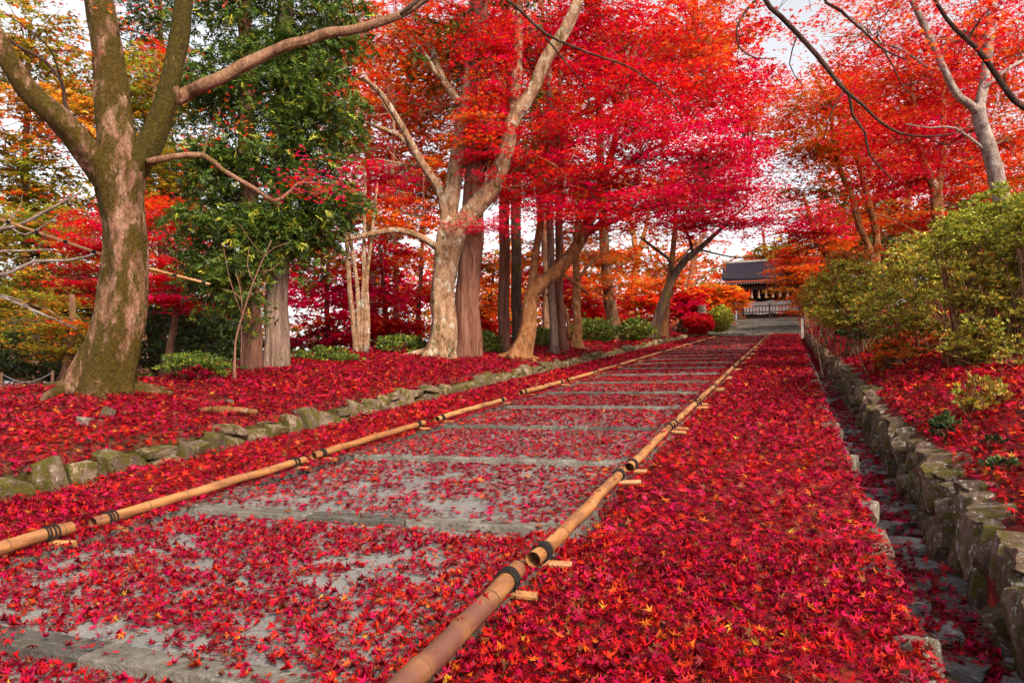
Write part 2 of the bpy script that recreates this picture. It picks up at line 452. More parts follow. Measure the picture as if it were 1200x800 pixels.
def bamboo_mat(name='bamboo', lo=.46):
    m, nt, out = new_mat(name)
    oi = N(nt, 'ShaderNodeObjectInfo')
    tc = nt.nodes.new('ShaderNodeTexCoord'); ad = N(nt, 'ShaderNodeVectorMath', operation='ADD')
    ml = N(nt, 'ShaderNodeMath', operation='MULTIPLY'); ml.inputs[1].default_value = 23.0
    cx = N(nt, 'ShaderNodeCombineXYZ')
    nt.links.new(oi.outputs['Random'], ml.inputs[0])
    for i in range(3): nt.links.new(ml.outputs[0], cx.inputs[i])
    nt.links.new(tc.outputs['Object'], ad.inputs[0]); nt.links.new(cx.outputs[0], ad.inputs[1])
    mp = nt.nodes.new('ShaderNodeMapping'); mp.inputs['Scale'].default_value = (14, 1.2, 14); nt.links.new(ad.outputs[0], mp.inputs['Vector'])
    n1 = noise(nt, mp.outputs[0], 1.5, 5, .65)
    r = ramp_node(nt, [(.28, (.14, .06, .024)), (.5, (.34, .175, .065)), (.75, (.48, .28, .115))]); nt.links.new(n1, r.inputs[0])
    rt = ramp_node(nt, [(0, (.72, .58, .5)), (.5, (1, .9, .85)), (1, (1, 1, 1))]); nt.links.new(oi.outputs['Random'], rt.inputs[0])
    mul = nt.nodes.new('ShaderNodeMix'); mul.data_type = 'RGBA'; mul.blend_type = 'MULTIPLY'; mul.inputs[0].default_value = 1
    nt.links.new(r.outputs[0], mul.inputs[6]); nt.links.new(rt.outputs[0], mul.inputs[7])
    n2 = noise(nt, ad.outputs[0], 2.1, 5, .7)
    rm = ramp_node(nt, [(lo, 0.0), (lo + .20, .9)]); nt.links.new(n2, rm.inputs[0])
    av = N(nt, 'ShaderNodeAttribute'); av.attribute_name = 'Stain'
    mm = N(nt, 'ShaderNodeMath', operation='MULTIPLY'); mm.use_clamp = True
    nt.links.new(rm.outputs[0], mm.inputs[0]); nt.links.new(av.outputs['Fac'], mm.inputs[1])
    c = mixc(nt, mm.outputs[0], mul.outputs[2], (.12, .048, .032))
    finish(nt, out, c, .42, n1, .15, .004, .5)
    return m
M['bamboo'] = bamboo_mat()
M['bamboo_stained'] = bamboo_mat('stained_bamboo', .36)
M['bamboo_dark'] = plain('dark_bamboo_node', (.13, .06, .03), .6, .4, 30)

# leaf colours (base colours of the leaves themselves)
C = dict(RED=(.50, .006, .012), CRIM=(.46, .003, .060), RO=(.60, .034, .008), OR=(.64, .13, .012), YO=(.60, .30, .03),
         PINK=(.60, .003, .085), CG=(.062, .105, .012), OLV=(.20, .155, .018), GRN=(.075, .125, .014), YG=(.30, .30, .03), DG=(.018, .035, .010), BR=(.25, .05, .02), WINE=(.20, .003, .016))
PAL = {'RED': [('RED', .7), ('CRIM', .15), ('RO', .15)], 'CRIM': [('PINK', .72), ('RED', .28)], 'RO': [('RO', .6), ('RED', .2), ('OR', .2)],
       'OR': [('OR', .55), ('RO', .25), ('YO', .2)], 'YO': [('YO', .6), ('OR', .2), ('OLV', .2)], 'OLV': [('OLV', .55), ('YG', .2), ('YO', .15), ('BR', .1)],
       'OOL': [('OLV', .4), ('OR', .35), ('RO', .25)], 'GRN': [('GRN', .75), ('YG', .15), ('DG', .1)], 'YG': [('YG', .75), ('GRN', .25)], 'DG': [('DG', .8), ('GRN', .2)],
       'BUSH': [('OLV', .36), ('YG', .40), ('GRN', .12), ('BR', .07), ('YO', .06)], 'CED': [('CG', .70), ('YG', .07), ('DG', .23)], 'WINE': [('WINE', .6), ('CRIM', .4)],
       'GROUND': [('RED', .31), ('CRIM', .29), ('WINE', .31), ('RO', .065), ('OR', .02), ('YO', .005)],
       'GROUND_O': [('RED', .40), ('CRIM', .18), ('WINE', .25), ('RO', .13), ('OR', .035), ('YO', .005)],
       'DRAIN': [('WINE', .5), ('CRIM', .3), ('RED', .2)]}
def pick_cols(key, n, var=.25, gain=1.0):
    ks = PAL[key]; w = np.array([p for _, p in ks]); i = rng.choice(len(ks), n, p=w / w.sum())
    c = np.array([C[k] for k, _ in ks])[i]
    return gain * c * rng.uniform(1 - var, 1 + var, (n, 1)) * rng.uniform(.88, 1.12, (n, 3))

# ==================================================================================================================
# SETTING: ground sheet, lane, drain, banks
# ==================================================================================================================
xs = np.unique(np.concatenate([[-400, -250, -160, -110, -80, -60, -45, -36, -30, -26, -22, -19], np.arange(-17, -5.9, .45), [X_LW - .22, X_LW - .20, -4.21, -4.19, -2.5, -1.11, -1.09, -.4, .41, .43, .6, X_RW + .04, X_RW + .06, X_RW + .09, X_RW + .11], np.arange(1.3, 8, .4), [9, 11, 14, 18, 24, 32, 45, 60, 90, 140, 220, 400]]))
ys = np.unique(np.concatenate([[-60, -30, -14, -6, -3], np.arange(-1, 30, .45), np.arange(30, 64, 1.0), [66, 70, 80, 100, 140, 200, 300, 450]]))
gx, gy = np.meshgrid(xs, ys)
gz = ground(gx, gy)
nx, ny = len(xs), len(ys)
ii = np.arange(nx * ny).reshape(ny, nx)
gf = np.stack([ii[:-1, :-1], ii[:-1, 1:], ii[1:, 1:], ii[1:, :-1]], -1).reshape(-1, 4)
structure('ground', mesh_from('ground', np.stack([gx, gy, gz], -1).reshape(-1, 3), gf, None, True), M['soil'])

# the lane: long low steps, each a sloping concrete tread behind a row of granite edge stones
STEP_Y0, STEP_D, NSTEP = .12, 2.0, 23
PX0, PX1 = -3.86, -1.37
RISE = .052
def tread_z(y):
    y = np.asarray(y, float)
    k = np.floor((y - STEP_Y0) / STEP_D); t = (y - STEP_Y0) / STEP_D - k
    zf = SL * (STEP_Y0 + k * STEP_D) + .035
    zb = SL * (STEP_Y0 + (k + 1) * STEP_D) + .035 - RISE
    return zf + (zb - zf) * np.clip((t - .08) / .92, 0, 1)
mb = MB()
for a, b in ((-60, 0.12),):
    mb.box((-2.6, -2.0, SL * -2.0 - .05), (2.4, 4.2, .1), 0, math.atan(SL))
path = structure('path', mb.mesh('path'), M['concrete'])
for k in range(-1, NSTEP):
    y0 = STEP_Y0 + k * STEP_D; z0 = SL * y0 + .035
    z1 = SL * (y0 + STEP_D) + .035 - RISE
    # tread
    ya, yb = y0 + .162, y0 + STEP_D + .01
    mb = MB()
    mb.add([(PX0, ya, z0 - .2), (PX1, ya, z0 - .2), (PX1, yb, z1 - .2), (PX0, yb, z1 - .2), (PX0, ya, z0 - .006), (PX1, ya, z0 - .006), (PX1, yb, z1), (PX0, yb, z1)],
           [(0, 1, 5, 4), (1, 2, 6, 5), (2, 3, 7, 6), (3, 0, 4, 7), (4, 5, 6, 7)])
    link('paving_slab', mb.mesh('paving_slab'), M['concrete'], path)
    # edge stones
    cuts = [PX0]; x = PX0
    ncut = random.choice((2, 3, 3))
    for i in range(1, ncut): cuts.append(PX0 + (PX1 - PX0) * (i + random.uniform(-.18, .18)) / ncut)
    cuts.append(PX1)
    for xa, xb in zip(cuts[:-1], cuts[1:]):
        dz = random.uniform(-.006, .006); dy = random.uniform(-.012, .012)
        bm = bmesh.new()
        bmesh.ops.create_cube(bm, size=1)
        bmesh.ops.subdivide_edges(bm, edges=[e for e in bm.edges if abs(e.verts[0].co.x - e.verts[1].co.x) > .5], cuts=5)
        for v in bm.verts:
            v.co = Vector((v.co.x * (xb - xa - .008), v.co.y * .16, v.co.z * .2))
            if v.co.y < 0 and v.co.z > 0: v.co += Vector((0, random.uniform(0, .014), random.uniform(-.012, 0)))
        bmesh.ops.bevel(bm, geom=[e for e in bm.edges if e.calc_face_angle(0) > .8], offset=.008, segments=1, affect='EDGES')
        me = bpy.data.meshes.new('step_stone'); bm.to_mesh(me); bm.free()
        link('step_stone', me, M['granite'], path, ((xa + xb) / 2, y0 + .08 + dy, z0 - .10 + dz))
# kerb stones beside the treads, under the bamboo rails
for side, xk in ((-1, PX0 - .13), (1, PX1 + .12)):
    y = .2
    while y < 45.5:
        L = random.uniform(.75, 1.25)
        mb = MB(); mb.box((0, 0, 0), (random.uniform(.15, .2), L - .012, .16), random.uniform(-.012, .012), math.atan(SL))
        link('kerb_stone', mb.mesh('kerb_stone'), M['granite'], path, (xk + random.uniform(-.012, .012), y + L / 2, SL * (y + L / 2) - .055 + random.uniform(-.008, .012)))
        y += L
# granite stair up to the gate
mb = MB(); mb.box((-2.0, 62.8, 7.0), (14, 5.2, .8))
court = structure('forecourt', mb.mesh('forecourt'), M['granite'])
NST = 15
for i in range(NST):
    y0 = 46.2 + i * (60.3 - 46.2) / NST; z0 = SL * 46.2 + (7.4 - SL * 46.2) * (i + 1) / NST
    xx = -4.9
    while xx < .6:
        L = min(random.uniform(1.0, 1.7), .62 - xx)
        if L < .3: break
        mb = MB(); mb.box((xx + L / 2, y0 + .5, z0 - .15 + random.uniform(-.008, .008)), (L - .012, 1.02, .3))
        link('step_stone', mb.mesh('stair_stone'), M['granite'], court); xx += L
# side road beyond the left bank
P0, _ = on_ground(30, 466)
rv, rf = [], []
for i, y in enumerate(np.linspace(2, 11, 24)):
    for j, x in enumerate(np.linspace(-13.4, -10.3, 8)):
        rv.append((x, y, float(ground(x, y)) + .03))
for i in range(23):
    for j in range(7): rf.append((i * 8 + j, i * 8 + j + 1, i * 8 + j + 9, i * 8 + j + 8))
structure('side_road', mesh_from('side_road', rv, rf, None, True), M['road'])

# ---------------------------------------------------------------- stones
def rock_mesh(name, seed, sub, planes=9, flat=1.0):
    rnd = random.Random(seed)
    bm = bmesh.new(); bmesh.ops.create_icosphere(bm, subdivisions=sub, radius=1.0)
    pl = []
    for d in ((1, 0, 0), (-1, 0, 0), (0, 1, 0), (0, -1, 0), (0, 0, 1), (0, 0, -1)):
        n = Vector(d) + Vector((rnd.uniform(-.25, .25), rnd.uniform(-.25, .25), rnd.uniform(-.25, .25))); pl.append((n.normalized(), rnd.uniform(.56, .68)))
    for i in range(planes):
        n = Vector((rnd.gauss(0, 1), rnd.gauss(0, 1), rnd.gauss(0, 1))).normalized(); pl.append((n, rnd.uniform(.70, .9)))
    for v in bm.verts:
        c = v.co.copy() * 1.05
        for n, d in pl:
            e = c.dot(n) - d
            if e > 0: c -= n * e
        v.co = c + Vector((rnd.uniform(-1, 1), rnd.uniform(-1, 1), rnd.uniform(-1, 1))) * .018
    mx = [max(abs(v.co[i]) for v in bm.verts) for i in range(3)]
    for v in bm.verts: v.co = Vector((v.co[0] / mx[0], v.co[1] / mx[1], v.co[2] / mx[2])) * .5
    me = bpy.data.meshes.new(name); bm.to_mesh(me); bm.free()
    return me
ROCK_HI = [rock_mesh('rock_near', i, 3) for i in range(12)]
ROCK_LO = [rock_mesh('rock_far', 40 + i, 2) for i in range(10)]
def with_mat(meshes, mat):
    out = []
    for m in meshes:
        c = m.copy(); c.materials.clear(); c.materials.append(mat); out.append(c)
    return out
RHI_R, RLO_R, RHI_L, RLO_L = with_mat(ROCK_HI, M['stone_r']), with_mat(ROCK_LO, M['stone_r']), with_mat(ROCK_HI, M['stone_l']), with_mat(ROCK_LO, M['stone_l'])
R_E, R_F = with_mat(ROCK_HI, M['stone_e']), with_mat(ROCK_HI, M['flag'])
def place_rock(name, me, parent, loc, size, rot=(0, 0, 0), label=None):
    o = link(name, me, None, parent, [float(t) for t in loc]); o.scale = size; o.rotation_euler = rot
    if label: o['label'] = label
    return o
def merged_rocks(name, items, meshes, parent):
    vs, fs, n = [], [], 0
    for i, (loc, size, rot) in enumerate(items):
        me = meshes[i % len(meshes)]
        Mx = Matrix.LocRotScale(Vector([float(t) for t in loc]), Matrix.Rotation(rot, 3, 'Z').to_quaternion(), Vector(size))
        A = np.array(Mx); co = np.empty(len(me.vertices) * 3); me.vertices.foreach_get('co', co); co = co.reshape(-1, 3)
        fi = np.empty(len(me.polygons) * 3, np.int32); me.polygons.foreach_get('vertices', fi)
        vs.append(co @ A[:3, :3].T + A[:3, 3]); fs.append(fi.reshape(-1, 3) + n); n += len(co)
    o = link(name, mesh_from(name, np.vstack(vs), np.vstack(fs)), meshes[0].materials[0], parent); o['kind'] = 'stuff'
    return o

# right wall: dry stone, about 0.6 m from the drain floor to its capstones
mb = MB()
for a in np.arange(0, 46, 2.0):
    mb.box((X_RW + .15, a + 1, SL * (a + 1) - .17), (.12, 2.0, .54), 0, math.atan(SL))
wall_r = link('dry_stone_wall', mb.mesh('wall_core'), M['dark_earth'])
tag(wall_r, 'lichened dry stone wall of dark upright stones beside the drain, below the green bushes', 'stone wall')
far = []
nst = 0
y = 1.6
while y < 46:
    w = random.uniform(.15, .31) if y < 22 else random.uniform(.3, .5)
    z = -.35; top = .13 + random.uniform(-.05, .08)
    first = True
    while z < top - .06:
        hh = random.choice((.11, .15, .2, .25, .36)) * random.uniform(.85, 1.15)
        if z + hh > top - .1: hh = top - z + random.uniform(0, .04)
        lean = .12 * (z + hh / 2 + .4)
        ww = w * random.uniform(.92, 1.12)
        loc = (X_RW + .06 + lean + random.uniform(-.03, .03), y + w / 2 + random.uniform(-.03, .03), SL * (y + w / 2) + z + hh / 2)
        size = (random.uniform(.18, .26), ww * 1.08, hh * 1.12)
        if y < 17 and nst < 290:
            place_rock('stone', random.choice(RHI_R if y < 12 else RLO_R), wall_r, loc, size, (random.uniform(-.2, .2), random.uniform(-.15, .15), random.uniform(-.25, .25))); nst += 1
        else: far.append((loc, size, random.uniform(-.2, .2)))
        z += hh
    # capstone now and then, lying flat back into the bank
    if random.random() < .5 and y < 17 and nst < 296:
        place_rock('capstone', random.choice(RHI_R if y < 12 else RLO_R), wall_r, (X_RW + .15, y + w / 2, SL * (y + w / 2) + top + .01), (random.uniform(.22, .34), w * 1.15, random.uniform(.09, .15)), (random.uniform(-.15, .15), random.uniform(-.2, .1), random.uniform(-.3, .3))); nst += 1
    y += w
merged_rocks('far_stones', far, RLO_R, wall_r)

# left wall: two low mossy courses
mb = MB()
for a in np.arange(0, 45, 2.0):
    mb.box((X_LW - .14, a + 1, SL * (a + 1) - .01), (.14, 2.0, .36), 0, math.atan(SL))
wall_l = link('mossy_stone_wall', mb.mesh('wall_core'), M['moss_earth'])
tag(wall_l, 'low mossy retaining wall of rough stones along the foot of the tree bank', 'stone wall')
far = []; nst = 0
y = 1.5
while y < 45.5:
    w = random.uniform(.24, .5)
    top = .20 + random.uniform(-.06, .07); z = -.06
    while z < top - .05:
        hh = random.choice((.14, .2, .28, .36)) * random.uniform(.9, 1.1)
        if z + hh > top - .08: hh = top - z + .02
        loc = (X_LW - .08 - .1 * z + random.uniform(-.03, .03), y + w / 2, SL * (y + w / 2) + z + hh / 2)
        size = (random.uniform(.24, .34), w * 1.06, hh * 1.1)
        if y < 27 and nst < 280:
            place_rock('stone', random.choice(RHI_L if y < 10 else RLO_L), wall_l, loc, size, (random.uniform(-.25, .25), random.uniform(-.2, .2), random.uniform(-.3, .3))); nst += 1
        else: far.append((loc, size, random.uniform(-.2, .2)))
        z += hh
    y += w
merged_rocks('far_stones', far, RLO_L, wall_l)

# drain: flagged floor and a broken row of pale edge stones
mb = MB(); mb.add([(.36, -3, SL * -3 - .28), (.84, -3, SL * -3 - .28), (.84, 46, SL * 46 - .28), (.36, 46, SL * 46 - .28)], [(0, 1, 2, 3)])
drain = structure('drain_channel', mb.mesh('drain_channel'), M['flag'])
y = 1.8
while y < 20:
    L = random.uniform(.2, .42); x = .40
    while x < .78:
        w = random.uniform(.18, .4)
        place_rock('flagstone', random.choice(R_F), drain, (x + w / 2, y + L / 2, SL * (y + L / 2) - .275 + random.uniform(-.01, .015)), (w * 1.05, L * 1.05, random.uniform(.05, .12)), (random.uniform(-.08, .08), random.uniform(-.1, .1), random.uniform(-.8, .8)))
        x += w
    y += L
mb = MB()
for a in np.arange(0, 46, 2.0): mb.box((.395, a + 1, SL * (a + 1) - .19), (.05, 2.0, .32), 0, math.atan(SL))
link('drain_bank', mb.mesh('drain_bank'), M['dark_earth'], drain)
y = 1.6; k = 0
while y < 26 and k < 110:
    L = random.uniform(.14, .42)
    if random.random() < .72:
        place_rock('edge_stone', random.choice(R_E), drain, (.385 + random.uniform(-.06, .04), y + L / 2, SL * (y + L / 2) - random.uniform(.03, .09)), (random.uniform(.10, .19), L * .9, random.uniform(.13, .2)), (random.uniform(-.25, .25), random.uniform(-.3, .3), random.uniform(-.4, .4))); k += 1
    y += L * random.uniform(.9, 1.3)
for px, py, sx, sy in ((935, 458, .3, .2), (1005, 550, .2, .12), (968, 500, .28, .3)):
    p, _ = on_ground(px, py)
    place_rock('edge_stone', random.choice(R_E), drain, (p[0], p[1], p[2] + .0), (sx, sy, .1), (0, 0, random.uniform(-.4, .4)))

# ---------------------------------------------------------------- fallen leaves (nobody could count them)
def surf(x, y):
    z = ground(x, y)
    onp = (x > PX0) & (x < PX1) & (y < 46)
    kerb = (((x > PX0 - .24) & (x <= PX0)) | ((x >= PX1) & (x < PX1 + .22))) & (y < 46)
    side = (((x > -4.3) & (x <= PX0 - .24)) | ((x >= PX1 + .22) & (x < -1.0))) & (y < 46.5)
    z = np.where(onp, tread_z(y), z)
    z = np.where(kerb, ramp(y) + .03, z)
    z = np.where(side, ramp(y), z)
    z = np.where((x < X_LW - .02) & (x > X_LW - .22), ramp(y) + .17 + .06 * smooth(.06, .2, X_LW - x), z)
    return z
def in_view(P, mx=110, my=70):
    d = P - _c[None]; z = d @ _f
    px = 600 + FPX * (d @ _r) / np.maximum(z, .01); py = 400 - FPX * (d @ _u) / np.maximum(z, .01)
    return (z > .5) & (px > -mx) & (px < 1200 + mx) & (py > -my) & (py < 800 + my)
def cover(x, y):
    """how much of the ground the leaves hide, 0..1"""
    c = np.zeros_like(x)
    c = np.where((x > PX1 + .1) & (x < .42), 1.0, c)                       # strip by the drain
    c = np.where((x > -5.45) & (x < PX0 - .12), 1.0, c)                    # strip by the mossy wall
    lb = 1 - smooth(-9.6, -11.2, x) if False else 1 - smooth(9.4, 11.2, -x)
    c = np.where(x < X_LW - .2, lb * (1 - .55 * smooth(15, 22, y)) * np.where(vnoise(x * 1.3, y * 1.3, 9) > .82, .35, 1), c)
    c = np.where((x < X_LW - .05) & (x > X_LW - .23) & (vnoise(x * 3, y * 2.2, 19) > .15), 1.0, c)
    c = np.where(x > X_RW + .16, .85 - .3 * smooth(2.5, 4.5, x), c)
    c = np.where((x > .43) & (x < X_RW - .02), .34 + .45 * (vnoise(x * 4, y * 3, 12) > .5), c)
    onp = (x >= PX0 - .12) & (x <= PX1 + .1)
    t = ((y - STEP_Y0) / STEP_D) % 1.0
    n = vnoise(x * 1.5, y * 1.5, 5) * .34 + vnoise(x * 5.5, y * 5.5, 6) * .36 + vnoise(x * 13, y * 13, 7) * .30
    b = .30 * smooth(.72, .97, t) - .22 * (t < .08) + .22 * smooth(.35, .0, np.minimum(x - PX0, PX1 - x)) + .08 * smooth(4.2, 5.0, y) + .08 * smooth(5, 9, y) - .07 * smooth(4.2, 3.6, y)
    pc = smooth(.36, .58, n + b + .05) * .80 + .12
    pc = np.where((t < .08) & (y > 3.0), pc * .5, pc)
    return np.where(onp, pc, c)
lit = Leaves()
big = []
def band(y0, y1, dens, size, tmpls, lift, layers=1.0, keep_big=False):
    x0, x1 = -12.5, 5.5
    n = int((x1 - x0) * (y1 - y0) * dens)
    x = rng.uniform(x0, x1, n); y = rng.uniform(y0, y1, n)
    z = surf(x, y)
    P = np.stack([x, y, z], 1)
    m = in_view(P)
    m[m] &= rng.random(m.sum()) < cover(x[m], y[m])
    x, y, P = x[m], y[m], P[m]
    n = len(P)
    onp = (x > PX0 - .12) & (x < PX1 + .1)
    # drift the litter into heaps a few centimetres deep, thin on the treads
    railed = (np.abs(x + 1.17) < .2) | (np.abs(x + 4.05) < .2)
    P[:, 2] += np.where(onp | railed, rng.uniform(.004, .016, n), rng.uniform(.0, lift, n) + .035 * vnoise(x * 3, y * 3, 8))
    tilt = np.abs(rng.normal(0, np.where(onp, .38, .62), n))
    col = pick_cols('GROUND', n, .35, .70)
    o = (vnoise(x * .8, y * .8, 15) > .62) | (x > X_RW + .2)
    col[o] = pick_cols('GROUND_O', int(o.sum()), .35, .72)
    o = (x > .43) & (x < X_RW); col[o] = pick_cols('DRAIN', int(o.sum()), .3, .8)
    sz = size * rng.uniform(.5, 1.32, n)
    sz = np.where(onp, sz * .86, sz)
    dead = rng.random(n) < .06; col[dead] = np.array([.16, .05, .02]) * rng.uniform(.5, 1.3, (int(dead.sum()), 1))
    if keep_big:                                  # the leaves that show largest become single parts
        d = np.hypot(x, y); top = (P[:, 2] - surf(x, y) > lift * .8) & (~onp)
        idx = np.where(top)[0]; idx = idx[np.argsort(d[idx])][:290]
        mk = np.zeros(n, bool); mk[idx] = True
        for i in idx: big.append((P[i], sz[i], tilt[i], col[i]))
        P, sz, tilt, col = P[~mk], sz[~mk], tilt[~mk], col[~mk]; n = len(P)
    lit.mix(tmpls, P, rot_mats(n, tilt), sz, col)
band(1.0, 4.0, 2750, .0315, L7, .05, keep_big=True)
band(4.0, 8.5, 1280, .038, B5, .05)
band(8.5, 16, 880, .048, B3, .05)
band(16, 28, 430, .065, B3, .05)
band(28, 47, 200, .095, B3, .05)
# a few leaves caught on the bamboo rails
for rx_, n_ in ((-1.17, 70), (-4.05, 60)):
    yy = rng.uniform(1.6, 14, n_); xx = rx_ + rng.normal(0, .022, n_)
    PP = np.stack([xx, yy, SL * yy + .128 - 6 * (xx - rx_) ** 2], 1)
    lit.mix(L7, PP, rot_mats(n_, np.abs(rng.normal(0, .4, n_))), .030 * rng.uniform(.6, 1.2, n_), pick_cols('GROUND', n_, .3, .75))
litter = link('leaf_litter', lit.mesh('leaf_litter'), M['litter'])
litter['kind'] = 'stuff'
tag(litter, 'thick carpet of fallen red maple leaves covering lane, strips and banks', 'fallen leaves')
kinds = ['RED', 'CRIM', 'RO', 'OR', 'WINE', 'YO']
single = {}
for key in kinds:
    for i, (tv, tf) in enumerate(L7):
        single[key, i] = mesh_from('fallen_leaf', tv, tf, np.repeat(np.array([C[key]]), len(tv), 0))
        single[key, i].materials.append(M['litter'])
cc = np.array([C[k] for k in kinds])
for P, s_, t_, c_ in big:
    key = kinds[int(np.argmin(((cc - c_) ** 2).sum(1)))]
    o = link('leaf', single[key, random.randrange(len(L7))], None, litter, [float(q) for q in P])
    o.scale = (float(s_),) * 3; o.rotation_euler = (float(t_) * random.choice((-1, 1)), random.uniform(-.3, .3), random.uniform(0, 6.28))
print('litter tris', lit.tris)

# ---------------------------------------------------------------- bamboo rails lashed end to end along the lane
def bamboo_rail(x, ya, yb, r, label, zoff=.0, dx=0.0, group='bamboo rails along the lane', mat='bamboo'):
    near = yb < 14
    ym = (ya + yb) / 2; base = Vector((x, ym, SL * ym + .0))
    root = empty('bamboo_rail', base, label, 'bamboo rail', group)
    za, zb = .045 + r + zoff, .042 + r + random.uniform(0, .015)
    A = Vector((x - dx, ya, SL * ya + za)); B = Vector((x + dx, yb, SL * yb + zb))
    L = (B - A).length; D = (B - A).normalized()
    bow = random.uniform(-.008, .012)
    wob = [(random.uniform(-.006, .006), random.uniform(-.005, .005)) for _ in range(12)]
    def pt(t):
        q = t * 10; k = int(min(q, 10)); f = q - k
        dx_ = wob[k][0] * (1 - f) + wob[k + 1][0] * f; dz_ = wob[k][1] * (1 - f) + wob[k + 1][1] * f
        return A + (B - A) * t + Vector((bow * math.sin(math.pi * t) + dx_, 0, dz_))
    nodes = []; t = random.uniform(.03, .1)
    while t < .99: nodes.append(t); t += random.uniform(.26, .34) / L
    ts = sorted(set([0, 1] + list(np.linspace(0, 1, 24 if near else 12)) + [n + d for n in nodes for d in (-.012 / L * 2, 0, .012 / L * 2) if 0 < n + d < 1]))
    mb = MB()
    P = [pt(t) for t in ts]
    rad = [r * (1 - .10 * t) * (1.09 if any(abs(t - n) < 1e-9 for n in nodes) else 1) for t in ts]
    mb.tube(P, rad, 16, cap=False)
    # hollow ends: the wall of the culm and the dark inside
    for e, (p, d) in enumerate(((P[0], D), (P[-1], -D))):
        q = [p, p + d * .10]; rr = rad[0 if e == 0 else -1]
        mb.tube([p, p, p + d * .12], [rr * 1.0, rr * .78, rr * .76], 16, cap=False)
        # back disc
        U = D.orthogonal().normalized(); V = D.cross(U)
        mb.add([p + d * .11 + (U * math.cos(a) + V * math.sin(a)) * rr * .8 for a in np.linspace(0, 2 * math.pi, 16, endpoint=False)], [tuple(range(16))])
    me = mb.mesh('culm', True, base)
    st_ = np.full((len(mb.v), 4), .6, np.float32); tone = [random.choice((.15, .3, .5, 1.1)) if mat == 'bamboo' else random.choice((.1, .35, 1.1, 1.3)) for _ in range(len(nodes) + 1)]
    for i, t in enumerate(ts):
        k = sum(1 for n in nodes if n <= t); near_n = min([abs(n - t) * L for n in nodes] + [9]); st_[i * 16:(i + 1) * 16, :3] = tone[k] if near_n > .03 else .35 * tone[k] + .3
    me.color_attributes.new('Stain', 'FLOAT_COLOR', 'POINT').data.foreach_set('color', st_.ravel())
    link('culm', me, M[mat], root)
    for n in nodes:
        nb = MB(); p = pt(n); rr = r * (1 - .10 * n) * 1.10
        nb.tube([p - D * .005, p, p + D * .004], [rr * .985, rr, rr * .985], 16, cap=False)
        link('node_ring', nb.mesh('node_ring', True, base), M['bamboo_dark'], root)
    for e, t in ((0, .12 / L), (1, 1 - .14 / L)):
        p = pt(t); rr = r * (1 - .1 * t)
        side = 1 if x > -2.5 else 1
        # short bamboo sleeper under the rail
        pm = MB(); c = Vector((p.x + random.uniform(.01, .06), p.y, p.z - rr - .018)); h = random.uniform(.09, .14)
        ax = Vector((1, random.uniform(-.15, .35), random.uniform(-.05, .05))).normalized()
        pm.tube([c - ax * h, c + ax * h], [.02, .02], 10)
        link('cross_peg', pm.mesh('cross_peg', False, base), M['bamboo'], root)
        # several turns of black rope round rail and sleeper
        rb = MB()
        for q in range(4 if near else 2):
            pp = p + D * (.017 * (q - 1.5) + random.uniform(-.007, .007)); sk = random.uniform(-.25, .25); k = 20 if near else 10; pts = []
            U = Vector((1, 0, 0)); V = D.cross(U).normalized()
            for i in range(k + 1):
                a = 2 * math.pi * i / k
                low = 1.0 + (.42 * max(0, -math.sin(a)) ** 2) * (1 if V.z > 0 else -1)
                pts.append(pp + D * (rr * sk * math.cos(a)) + (U * math.cos(a) + V * math.sin(a)) * (rr + .006) * (max(low, 1.0) + random.uniform(0, .03)))
            rb.tube(pts, [.0055] * (k + 1), 6 if near else 4, cap=False)
        kn = p + Vector((random.choice((-1, 1)) * rr * .8, 0, -rr * .6))
        for j in range(6 if near else 2):
            e_ = kn + Vector((random.uniform(-.03, .03), random.uniform(-.05, .05), random.uniform(-.05, .0)))
            rb.tube([kn, (kn + e_) / 2 + Vector((0, 0, .01)), e_], [.006, .005, .004], 5)
        link('rope_lashing', rb.mesh('rope_lashing', True, base), M['rope'], root)
    return root
ordn = ['nearest', 'second', 'third', 'fourth', 'fifth', 'sixth', 'seventh', 'eighth', 'ninth', 'tenth', 'eleventh', 'twelfth', 'thirteenth', 'fourteenth', 'fifteenth', 'sixteenth', 'seventeenth', 'eighteenth', 'nineteenth', 'twentieth']
left = [(1.2, 3.34, .041), (3.49, 5.6, .035), (5.78, 7.9, .035), (8.3, 10.55, .035), (11.5, 13.5, .041), (14.0, 16.1, .035)]
y = 16.3
while y < 45: left.append((y, y + 2.15, .035)); y += 2.35
right = [(1.1, 3.24, .045), (3.42, 5.5, .037), (5.70, 7.9, .035), (8.02, 10.1, .035)]
y = 10.25
while y < 44.5: right.append((y, y + 2.15, .035)); y += 2.28
for i, (a, b, r) in enumerate(left):
    bamboo_rail(-4.05 + random.uniform(-.02, .02), a, b, r, f'{ordn[i]} bamboo rail from the camera on the mossy wall side of the steps' if i != 4 else 'fifth bamboo rail on the mossy wall side, a shorter yellow pole lying askew', dx=.01 if i != 4 else .06)
for i, (a, b, r) in enumerate(right):
    lab = f'{ordn[i]} bamboo rail from the camera on the drain side of the steps'
    if i == 0: lab = 'thick brown-stained bamboo rail in the very front, cut off by the frame, drain side'
    bamboo_rail(-1.17 + random.uniform(-.015, .015), a, b, r, lab, dx=random.uniform(-.02, .02), mat='bamboo_stained' if i == 0 else 'bamboo')

